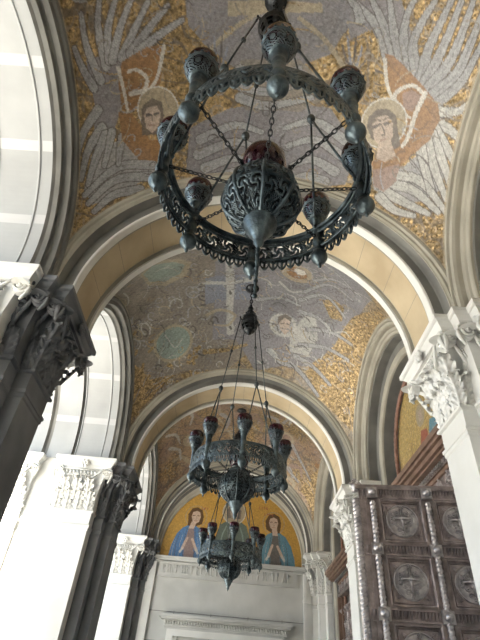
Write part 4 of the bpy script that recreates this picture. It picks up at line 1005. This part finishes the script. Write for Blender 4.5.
# mosaics in the blind arches on the right
PAL['D'] = (.60, .44, .18, .45)
ops = [('p', 'C', [(20, -100), (26, -20), (50, 20), (80, 10), (100, -60), (100, -150), (20, -150)]), ('p', 'R', [(-20, -150), (-30, -40), (0, 20), (30, 10), (36, -150)]), ('d', 'n', 24, 0, [(10, 50)]), ('p', 's', [(0, 38), (0, 60), (20, 60), (20, 38)]),
       ('p', 'c', [(40, -150), (52, -60), (64, 0), (76, -150)]), ('s', 'l', 4, 3, [(30, -140), (34, -60), (60, 0)]), ('s', 'k', 3, 2, [(-10, -140), (-14, -40), (0, 10)]), ('s', 'o', 8, 3, [(-90, -140), (-86, -60), (-60, 20)]), ('p', 't', [(-70, -150), (-60, -90), (-30, -100), (-26, -150)])]
for k, lb in ((2, 'gold mosaic with red and teal robes in the blind arch above the bronze door canopy'), (1, 'mosaic in the nearest blind arch on the right'), (3, 'mosaic in the farthest blind arch on the right')):
    me = lunette_mesh('arch_mosaic', 1.5, 160, 160, ops, PAL['D'], -1.5)
    o = bpy.data.objects.new('arch_mosaic', me); COL.objects.link(o); o.location = (3.68, BY[k], ZC); o.rotation_euler = (0, 0, -PI / 2); tag(o, lb, 'mosaic', 'mosaics in the right blind arches')
# inscription slab: a low relief of crowded carved characters
a = tag(empty('inscription_slab', (-.06, END, 3.42 + EYE)), 'long carved relief slab under the gold mosaic on the end wall', 'relief')
mb = MB(); mb.box((-2.34, -.05, 0), (2.34, .02, .44)); mb.box((-2.38, -.08, -.03), (2.38, .02, .0)); mb.box((-2.38, -.08, .44), (2.38, .02, .47)); mb.build('slab', M['end_wall'], a)
mb = MB(); rnd = random.Random(8); x = -2.2
while x < 2.15:
    wd = rnd.uniform(.10, .17); k = rnd.randrange(5); z0, z1 = .10, .36
    if k == 0: mb.tube([(x, -.055, z0), (x, -.055, z1)], .018, 5); mb.tube([(x + wd * .7, -.055, z0), (x + wd * .7, -.055, z1)], .018, 5); mb.tube([(x, -.055, .23), (x + wd * .7, -.055, .25)], .014, 5)
    elif k == 1: mb.tube([(x + wd * .35 + wd * .4 * math.cos(t * .7), -.055, .23 + .12 * math.sin(t * .7)) for t in range(8)], .017, 5)
    elif k == 2: mb.tube([(x, -.055, z0), (x + wd * .4, -.055, z1), (x + wd * .8, -.055, z0)], .018, 5)
    elif k == 3: mb.tube([(x, -.055, z1), (x, -.055, z0), (x + wd * .6, -.055, z0)], .018, 5); mb.ball((x + wd * .4, -.055, .28), .035, 6, 4)
    else: mb.tube([(x, -.055, z0), (x, -.055, z1), (x + wd * .6, -.055, z1 - .05), (x, -.055, .24)], .017, 5)
    x += wd + .04
mb.build('carved_characters', M['end_wall'], a)
# cornice and sunk frame below
a = tag(empty('door_cornice', (0, END, 0)), 'projecting carved stone cornice low on the end wall, above a frame', 'cornice')
mb = MB(); zc_ = 2.26 + EYE
for (z0, z1, d, w_) in ((-.03, .05, .34, 2.12), (-.08, -.03, .28, 2.06), (-.26, -.08, .16, 1.96), (-.32, -.26, .10, 1.88)): mb.box((-w_, -d, zc_ + z0), (w_, .01, zc_ + z1))
mb.build('cornice', M['end_wall'], a)
mb = MB()
for i in range(46): mb.ball((-1.9 + i * 3.8 / 45, -.17, zc_ - .16), .036, 6, 5, 0, 1.7)
mb.build('egg_band', M['end_wall'], a)
mb = MB()
for s_ in (-1, 1): mb.box((s_ * 1.62, -.10, 0), (s_ * 1.84, .01, zc_ - .32)); mb.box((s_ * 1.50, -.05, 0), (s_ * 1.62, .01, zc_ - .40))
mb.box((-1.62, -.10, zc_ - .50), (1.62, .01, zc_ - .32)); mb.build('frame', M['stone_light'], a)
# ------------------------------------------------------------------ chandeliers
def torus_link(mb, c, d, up, ln, r, w_=.55):
    """one oval chain link centred at c, long axis d, plane containing up"""
    d = d.normalized(); s = d.cross(up)
    if s.length < 1e-4: s = d.cross(Vector((1, 0, 0)))
    s.normalize(); P = [c + d * (ln * math.cos(t * PI / 5)) + s * (ln * w_ * math.sin(t * PI / 5)) for t in range(10)]
    mb.tube(P, r, 5, closed=True)
def chain(mb, a, b, ln=.035, r=.006):
    a = Vector(a); b = Vector(b); d = b - a; n = max(2, int(d.length / (ln * 1.5)))
    u = d.normalized().cross(Vector((0, 0, 1)));
    if u.length < 1e-3: u = Vector((1, 0, 0))
    u.normalize(); v = d.normalized().cross(u)
    for i in range(n): torus_link(mb, a + d * ((i + .5) / n), d, u if i % 2 else v, ln, r)
def lamp_meshes():
    """candle-like oil lamp: turned stem ending in a ball finial, pierced cup and a dark red glass"""
    mb = MB()
    mb.lathe([(.001, -.10), (.012, -.095), (.018, -.075), (.012, -.055), (.028, -.04), (.06, -.012), (.078, .025), (.078, .062), (.062, .10), (.045, .125), (.052, .14), (.040, .155), (.040, .19), (.055, .21), (.058, .24), (.048, .26),
              (.046, .42), (.056, .44), (.050, .46), (.052, .54), (.066, .56), (.058, .585), (.07, .60)], 18)
    stem = mb.mesh('lamp_stem', M['bronze_pale'])
    mb = MB(); nn = 60
    zz = np.linspace(.615, .765, 17); rr = [.078 + .056 * math.sin(PI / 2 * (z - .615) / .15) for z in zz]
    def mk(i, j):
        a = (i % 12) - 5.5; b = j - 7.5
        q = (a / 4.4) ** 2 + (b / 6.0) ** 2
        return not ((.22 < q < .42) or (.62 < q < .95 and abs(b) > 1.5) or (q > 1.25 and (i + j) % 3 == 0))
    mb.lathe(list(zip(rr, zz)), nn, mask=mk)
    mb.lathe([(.066, .595), (.082, .60), (.080, .616)], 24); mb.lathe([(.130, .758), (.143, .768), (.143, .785), (.130, .79)], 24)
    for i in range(16): a = 2 * PI * i / 16; mb.ball((.138 * math.cos(a), .138 * math.sin(a), .797), .015, 6, 4)
    cup = mb.mesh('lamp_cup', M['bronze_pale'])
    mb = MB(); mb.lathe([(.001, .625), (.07, .632), (.10, .67), (.118, .74), (.134, .80), (.141, .85), (.138, .895), (.128, .92), (.118, .915), (.115, .88), (.001, .86)], 24)
    gl = mb.mesh('lamp_glass', M['glass'])
    return stem, cup, gl
STEM, CUP, GLS = lamp_meshes()
RR = .865                                       # radius of the lamp circle
ZHUB, ZRING, ZORB = 6.95 + EYE, 3.52 + EYE, 3.20 + EYE
PH = math.radians(-87)
def chandelier(y, spike):
    c = empty('chandelier', (0, y, 0))
    # hanger chain from the crown of the vault
    mb = MB(); zt = ZC + RS - .02; 
    P0, P1 = (0, 0, zt), (0, 0, 7.66 + EYE); chain(mb, P0, P1, .06, .012); mb.lathe([(.001, zt + .02), (.16, zt + .01), (.17, zt - .02), (.10, zt - .04), (.04, zt - .07), (.001, zt - .08)], 16)
    mb.build('hanger_chain', M['iron'], c)
    # pierced bell hub
    hs = lambda V_: V_
    mb = MB(); prof = [(.001, 7.52), (.02, 7.51), (.03, 7.47), (.02, 7.44), (.05, 7.42), (.06, 7.38), (.035, 7.34), (.05, 7.30), (.085, 7.27), (.07, 7.23), (.10, 7.18), (.14, 7.12), (.155, 7.06), (.15, 7.0), (.175, 6.97), (.185, 6.94), (.16, 6.90)]
    mb.lathe([(r, z + EYE) for r, z in prof], 20)
    n = 40; zz = np.linspace(6.90, 6.72, 9)
    mb.lathe([(.16 - .055 * ((6.90 - z) / .18) ** 2, z + EYE) for z in zz], n, mask=lambda i, j: not (((i % 5) in (1, 2, 3)) and j in (2, 3, 5, 6)))
    mb.lathe([(.105, 6.72 + EYE), (.08, 6.70 + EYE), (.04, 6.68 + EYE), (.045, 6.65 + EYE), (.001, 6.61 + EYE)], 16)
    for i in range(4):
        a = PH + PI / 8 + i * PI / 2; mb.tube([(.15 * math.cos(a), .15 * math.sin(a), 6.96 + EYE), (.21 * math.cos(a), .21 * math.sin(a), 6.99 + EYE), (.215 * math.cos(a), .215 * math.sin(a), 7.04 + EYE)], [.02, .016, .012], 6)
    for i in range(8):
        a = 2 * PI * i / 8; mb.ball((.12 * math.cos(a), .12 * math.sin(a), 7.17 + EYE), .022, 6, 4)
    mb.xform(lambda v: Vector((v.x * 1.18, v.y * 1.18, EYE + 6.75 + (v.z - EYE - 6.61) * 1.06)))
    mb.build('hub', M['iron'], c)
    # four rods that fork down to the eight lamps
    zj = 5.12 + EYE; rj = .54
    for i in range(4):
        a = PH + PI / 8 + i * PI / 2; A = Vector((.24 * math.cos(a), .24 * math.sin(a), 7.16 + EYE)); J = Vector((rj * math.cos(a), rj * math.sin(a), zj))
        mb = MB(); mb.tube([A, J], .011, 7); m1 = A.lerp(J, .5); mb.ball(m1, .032, 8, 6, 0, 1.3); mb.ball(J, .05, 10, 7, 0, 1.2); mb.ball(J + Vector((0, 0, -.07)), .028, 8, 5)
        mb.ball(A.lerp(J, .08), .02, 6, 4)
        rod = mb.build('suspension_rod', M['bronze'], c)
        for s in (-1, 1):
            b = a + s * PI / 8; E = Vector(((RR - .05) * math.cos(b), (RR - .05) * math.sin(b), ZRING + .18)); mb = MB(); mb.tube([J, E], .0125, 7); mb.ball(E, .025, 6, 5); mb.ball(J.lerp(E, .93), .02, 6, 4)
            mb.build('fork_rod', M['bronze_pale'], rod)
    # lace ring: pierced band with a serrated hem, in eight bays that sag between the lamps
    n, m_ = 8 * 64, 30; G = []
    for i in range(n):
        a = PH + 2 * PI * i / n; k = (i % 64) / 64.; sag = .0 + .05 * math.sin(PI * k)
        tooth = .062 * abs(math.sin(PI * ((i % 64) / 8.))) ** .8
        row = []
        for j in range(m_):
            t = j / (m_ - 1.); zz = ZRING + .17 - t * (.30 + sag) - (tooth * t ** 2.5) + .02 * math.sin(PI * k)
            r_ = RR - .02 + .030 * math.sin(PI * t) + .03 * t * t
            row.append((r_ * math.cos(a), r_ * math.sin(a), zz))
        G.append(row)
    def mk(i, j):
        if j < 3 or 21 <= j < 23 or j == 28: return True
        k = i % 64
        if k < 2 or k > 61: return True
        if j >= 23: return ((k % 8) in (0, 7, 3, 4)) or j > 26
        u = (k % 16) - 7.5; v = j - 11.5
        q = math.hypot(u / 7.2, v / 8.8); th = math.atan2(v, u)
        if q > 1.0: return (k + j) % 3 != 0
        if q > .86 or q < .15: return True
        return math.sin(th * 4 + q * 9) > -.1
    mb = MB(); mb.grid(G, 0, True, True, False, mk)
    for zo, rr_ in ((.175, .016), (.10, .009)):
        mb.tube([((RR - .03) * math.cos(2 * PI * i / 96), (RR - .03) * math.sin(2 * PI * i / 96), ZRING + zo) for i in range(96)], rr_, 6, closed=True)
    # twisted lower lip of scallops
    mb.tube([((RR - .005) * math.cos(2 * PI * i / 96), (RR - .005) * math.sin(2 * PI * i / 96), ZRING - .08) for i in range(96)], .008, 5, closed=True)
    mb.build('lace_ring', M['bronze_pale'], c, solid=.012)
    # eight lamps on the ring
    for i in range(8):
        a = PH + i * PI / 4; p = ((RR + .0) * math.cos(a), (RR + .0) * math.sin(a), ZRING - .26)
        lp = inst('oil_lamp', STEM, c, p, (0, 0, a)); inst('cup', CUP, lp); g = inst('glass', GLS, lp); g['label'] = 'dark red glass'
        mb = MB()
    # orb
    mb = MB(); R_ = .315; n = 160; k_ = 66
    pr_ = [(max(1e-3, R_ * math.sin(PI * j / k_)), -R_ * .98 * math.cos(PI * j / k_) + ZORB) for j in range(5, k_ - 11)]
    def mo(i, j):
        k = i % 20
        if k in (0, 19) or j in (0, 1, 23, 24, 48, 49): return True
        u = (k % 10) - 4.5; v = (j % 12) - 5.5; q = math.hypot(u / 4.6, v / 5.6); th = math.atan2(v, u)
        if q > 1: return (i + j) % 2 == 0
        return q < .2 or math.sin(th * 3 + q * 7 + (j // 12)) > .1
    mb.lathe(pr_, n, mask=mo)
    ball = mb
    for i in range(8):
        a = 2 * PI * i / 8; P = [((R_ + .006) * math.sin(PI * t / 24) * math.cos(a), (R_ + .006) * math.sin(PI * t / 24) * math.sin(a), ZORB - (R_ + .006) * .98 * math.cos(PI * t / 24)) for t in range(2, 20)]
        ball.tube(P, .011, 5)
    zs = ZORB + .27
    ball.lathe([(.17, zs - .03), (.20, zs - .02), (.205, zs + .01), (.16, zs + .02), (.10, zs + .04)], 28)
    orb = ball.build('orb', M['bronze_pale'], c, solid=.010)
    mb = MB(); mb.lathe([(.26, ZORB - .26), (.10, ZORB - .262), (.001, ZORB - .24)], 8) if 0 else None
    mb.lathe([(.13, ZORB - .285), (.135, ZORB - .31), (.115, ZORB - .33), (.12, ZORB - .35), (.085, ZORB - .38), (.09, ZORB - .40), (.06, ZORB - .45), (.035, ZORB - .49), (.04, ZORB - .52), (.015, ZORB - .57), (.001, ZORB - .60)], 20)
    fin = mb.build('finial', M['bronze_pale'], orb)
    # dim inner liner of the orb, so that it reads as a hollow vessel
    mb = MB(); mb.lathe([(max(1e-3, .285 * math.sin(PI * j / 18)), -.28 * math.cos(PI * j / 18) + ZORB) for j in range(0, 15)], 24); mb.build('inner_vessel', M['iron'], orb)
    if spike:
        mb = MB(); z = ZORB - .59; P = [(0, 0, z - i * .022) for i in range(22)]; mb.tube(P, [.016 + .006 * (i % 3 == 0) - .00035 * i for i in range(22)], 5, twist=.5); mb.ball((0, 0, z - .47), .02, 6, 5)
        o = mb.build('pendant_spike', M['bronze_pale'], orb)
    # central lamp standing in the mouth of the orb
    mb = MB(); z = ZORB + .29; mb.lathe([(.07, z), (.09, z + .03), (.10, z + .06), (.15, z + .10), (.172, z + .15), (.175, z + .19), (.165, z + .20)], 30)
    o = mb.build('central_lamp', M['bronze'], c); mb = MB(); mb.lathe([(.001, z + .05), (.14, z + .08), (.175, z + .15), (.196, z + .24), (.196, z + .31), (.18, z + .36), (.165, z + .35), (.16, z + .28), (.001, z + .24)], 24)
    g = mb.build('glass', M['glass'], o); g['label'] = 'dark red glass'
    # chains from the orb shoulder up to the ring
    for i in range(8):
        a = PH + i * PI / 4; mb = MB(); r0 = .27
        A = Vector((r0 * math.cos(a), r0 * math.sin(a), ZORB + .20)); B = Vector(((RR - .06) * math.cos(a), (RR - .06) * math.sin(a), ZRING + .02)); chain(mb, A, B, .028, .0055)
        mb.tube([A + Vector((0, 0, -.03)), A + Vector((.02 * math.cos(a), .02 * math.sin(a), .02)), A + Vector((0, 0, .05))], .012, 6)
        mb.build('orb_chain', M['iron'], c)
    return c
ch = chandelier(Y_CH, True); tag(ch, 'nearest and largest hanging bronze chandelier with red glass lamps around a pierced orb', 'chandelier', 'bronze chandeliers hanging in a row')
ch2 = copy_tree(ch); ch2.location = (0.0, Y_CH + L, 0); tag(ch2, 'middle bronze chandelier hanging before the ochre arch, seen full length with its rods')
ch3 = copy_tree(ch); ch3.location = (-.02, Y_CH + 2 * L, 0); tag(ch3, 'farthest bronze chandelier, smallest and lowest, in front of the gold mosaic')
for c_ in (ch2, ch3):
    for o in [q for q in bpy.data.objects if q.name.startswith('pendant_spike') and q.parent and q.parent.parent == c_]: bpy.data.objects.remove(o)

# ------------------------------------------------------------------ bronze doors and their canopies
def panel_mesh():
    mb = MB(); s = .325
    mb.add([(-s, 0, -s), (s, 0, -s), (s, 0, s), (-s, 0, s)], [(0, 1, 2, 3)])
    # stepped border
    def frame(a, b, d0, d1):
        V = []
        for r, d in ((a, d0), (b, d1)): V += [(-r, -d, -r), (r, -d, -r), (r, -d, r), (-r, -d, r)]
        mb.add(V, [(i, (i + 1) % 4, 4 + (i + 1) % 4, 4 + i) for i in range(4)])
    frame(s, s - .02, .035, .03); frame(s - .02, s - .035, .03, .006); frame(s - .035, s - .05, .006, .012); frame(s - .05, s - .06, .012, .0)
    for i in range(4):                # corner sprigs
        a = PI / 4 + i * PI / 2
        for q in (-.35, 0, .35):
            c0 = Vector((.31 * math.cos(a), 0, .31 * math.sin(a))); mb.tube([c0, c0 + Vector((.08 * math.cos(a + q + PI), -.01, .08 * math.sin(a + q + PI)))], [.014, .006], 5)
    return mb.mesh('door_panel', M['door'])
def medallion_mesh():
    mb = MB(); R_ = .235
    mb.tube([(R_ * math.cos(2 * PI * i / 40), -.012, R_ * math.sin(2 * PI * i / 40)) for i in range(40)], .014, 6, closed=True)
    V = [(0, -.02, 0)] + [(R_ * math.cos(2 * PI * i / 32), -.006, R_ * math.sin(2 * PI * i / 32)) for i in range(32)]; mb.add(V, [(0, 1 + (i + 1) % 32, 1 + i) for i in range(32)], 0, True)
    # flowering cross with curling arms
    mb.tube([(0, -.03, -.2), (0, -.035, .19)], .016, 6); mb.tube([(-.14, -.035, .03), (.14, -.035, .03)], .015, 6)
    for x, z in ((0, .2), (-.15, .03), (.15, .03), (0, -.2)):
        for q in range(5): a = q * 2 * PI / 5; mb.ball((x * .95 + .022 * math.cos(a), -.032, z * .95 + .022 * math.sin(a)), .017, 6, 4)
    for sx in (-1, 1):
        for sz, x0, z0, r in ((1, .075, .115, .05), (-1, .085, -.06, .055), (-1, .06, -.145, .038), (1, .15, .10, .03), (-1, .155, -.03, .03)):
            mb.tube([(sx * (x0 + r * (1 - t / 14) * math.cos(t * .75 + PI)), -.028, z0 + sz * r * (1 - t / 14) * math.sin(t * .75 + PI)) for t in range(11)], .010, 5)
            mb.ball((sx * x0, -.03, z0), .016, 6, 4)
    mb.ball((0, -.04, .03), .032, 8, 6)
    return mb.mesh('medallion', M['door_hi'])
PANEL, MEDAL = panel_mesh(), medallion_mesh()
mb = MB(); mb.box((-.075, 0, -.075), (.075, -.05, .075)); mb.box((-.062, -.05, -.062), (.062, -.06, .062)); mb.lathe([(.001, 0), (.058, 0), (.06, .01), (.05, .035), (.03, .052), (.001, .062)], 16)
mb.xform(lambda v: Vector((v.x, -.06 - v.z, v.y)), 16); BOSS = mb.mesh('boss', M['door_hi'])
CELL = .775; LW = 1.96; LT = 2.775 + EYE; ROWS = 5
def rod_mesh(name, h, r):
    mb = MB(); n = int(h / .009); P = [(0, 0, h * i / n) for i in range(n + 1)]
    G = []
    for i in range(n + 1):
        z = h * i / n; row = []
        for j in range(12):
            a = 2 * PI * j / 12; k = 1 + .14 * math.cos(2 * (a - z * 55)); row.append((r * k * math.cos(a), r * k * math.sin(a), z))
        G.append(row)
    mb.grid(G, 0, True, False, True); return mb.mesh(name, M['door_hi'])
ROD = rod_mesh('twisted_rod', LT - .35, .04); EROD = rod_mesh('edge_rod', LT - .22, .052)
def door_leaf(loc, rz, label, group):
    """local x runs from the free edge to the hinge, the decorated face looks along local -y"""
    d = tag(empty('bronze_door', loc, rz), label, 'door', group)
    mb = MB(); mb.box((.05, 0, .05), (LW, .09, LT)); mb.box((0, -.03, LT - .035), (LW, .1, LT + .03)); mb.build('leaf', M['door'], d)
    xs = [.23 + CELL * i for i in range(3)]; zs = [LT - .10 - CELL * i for i in range(ROWS + 1)]
    for x in xs:
        inst('twisted_rod', ROD, d, (x, -.045, .12))
        mb = MB()
    for s, nm in ((0, 'stile'),):
        for x in xs:
            mb = MB(); mb.box((x - .10, -.02, .1), (x - .06, .0, LT - .05)); mb.box((x + .06, -.02, .1), (x + .10, .0, LT - .05)); mb.build('stile', M['door'], d)
    inst('edge_rod', EROD, d, (.0, .03, .05))
    mb = MB(); mb.lathe([(.001, .14), (.03, .13), (.05, .10), (.035, .075), (.055, .05), (.065, .0), (.04, -.03), (.05, -.06), (.001, -.06)], 10)
    for i in range(6): a = PI * i / 3; mb.tube([(.03 * math.cos(a), .03 * math.sin(a), .04), (.075 * math.cos(a), .075 * math.sin(a), .075), (.10 * math.cos(a), .10 * math.sin(a), .05)], [.02, .016, .006], 5)
    mb.build('crown_knob', M['door_hi'], d, (0, .03, LT))
    for z in zs:
        mb = MB(); mb.box((.08, -.03, z - .075), (LW, 0, z - .055)); mb.box((.08, -.03, z + .055), (LW, 0, z + .075)); mb.box((.08, -.02, z - .06), (LW, 0, z + .06))
        n = int((LW - .1) / .042)
        for i in range(n):
            x = .09 + i * .042; mb.add([(x, -.02, z - .05), (x + .036, -.02, z - .05), (x + .018, -.075, z + .045), (x, -.02, z + .05), (x + .036, -.02, z + .05)], [(0, 1, 2), (1, 4, 2), (4, 3, 2), (3, 0, 2)])
        mb.build('rail', M['door'], d)
        for x in xs: inst('boss', BOSS, d, (x, -.03, z))
    for i in range(ROWS):
        for j in range(2):
            p = inst('panel', PANEL, d, ((xs[j] + xs[j + 1]) / 2, -.004, (zs[i] + zs[i + 1]) / 2), (0, 0, 0), (.90, 1.5, .90)); inst('medallion', MEDAL, p)
    return d

# the open leaf stands out from the near jamb of the doorway; its free edge is 1.9 m into the portico
door_leaf((1.78, 6.99, 0), math.atan2(-.31, 1.91), 'open bronze door leaf with round cross medallions and twisted rods', 'bronze door leaves')
c3_ = BY[3]
door_leaf((3.60, c3_ + 1.96, 0), -PI / 2, 'closed bronze door leaf in the far doorway, right half', 'bronze door leaves')
door_leaf((3.60, c3_ - .02, 0), -PI / 2, 'closed bronze door leaf in the far doorway, left half', 'bronze door leaves')
def canopy(k, label):
    c = BY[k]; a = tag(empty('door_canopy', (3.7, c, 3.05 + EYE)), label, 'canopy', 'canopies over the doorways')
    mb = MB(); hw = 2.0
    for (x, z0, z1, e) in ((-.60, .64, .74, 0), (-.56, .58, .64, .03), (-.50, .50, .58, .06), (-.44, .46, .50, .09), (-.30, .40, .46, .12), (-.24, .34, .40, .14)):
        mb.box((x, -hw + e, z0), (.02, hw - e, z1))
    mb.build('cornice', M['wood'], a)
    mb = MB(); mb.box((-.20, -hw + .16, .08), (.02, hw - .16, .34)); mb.box((-.24, -hw + .14, .0), (.02, hw - .14, .08)); mb.build('frieze', M['door'], a)
    n = int(3.6 / .09); mb = MB(); mb.box((-.28, -1.84, .395), (-.30, 1.80, .465))
    for i in range(n): mb.box((-.29, -1.8 + i * .09, .40), (-.34, -1.75 + i * .09, .46))
    mb.build('dentils', M['door_hi'], a)
    sp = MB(); sp.tube([(-.22, 0, -.1), (-.23, 0, .12)], .012, 5)
    for q in (-1, 1):
        for r, z in ((.07, .0), (.05, .07)): sp.tube([(-.225, q * (r + r * (1 - t / 12) * math.cos(t * .8 + PI)), z + r * (1 - t / 12) * math.sin(t * .8 + PI)) for t in range(10)], .010, 5)
    sp.ball((-.23, 0, .13), .025, 6, 5); me = sp.mesh('sprig', M['door_hi'])
    for i in range(9): inst('sprig', me, a, (0, -1.6 + i * .4, .19))
    for s_ in (-1, 1):                 # jambs of the doorway
        mb = MB(); mb.box((-.28, s_ * 1.70, -3.05 - EYE), (.02, s_ * 1.86, .0)); mb.box((-.18, s_ * 1.60, -3.05 - EYE), (.02, s_ * 1.70, .0)); mb.build('jamb', M['wood'], a)
    return a
canopy(2, 'brown moulded canopy above the open bronze door, running to the near white pier')
canopy(3, 'brown moulded canopy over the far doorway beyond the second right pier')
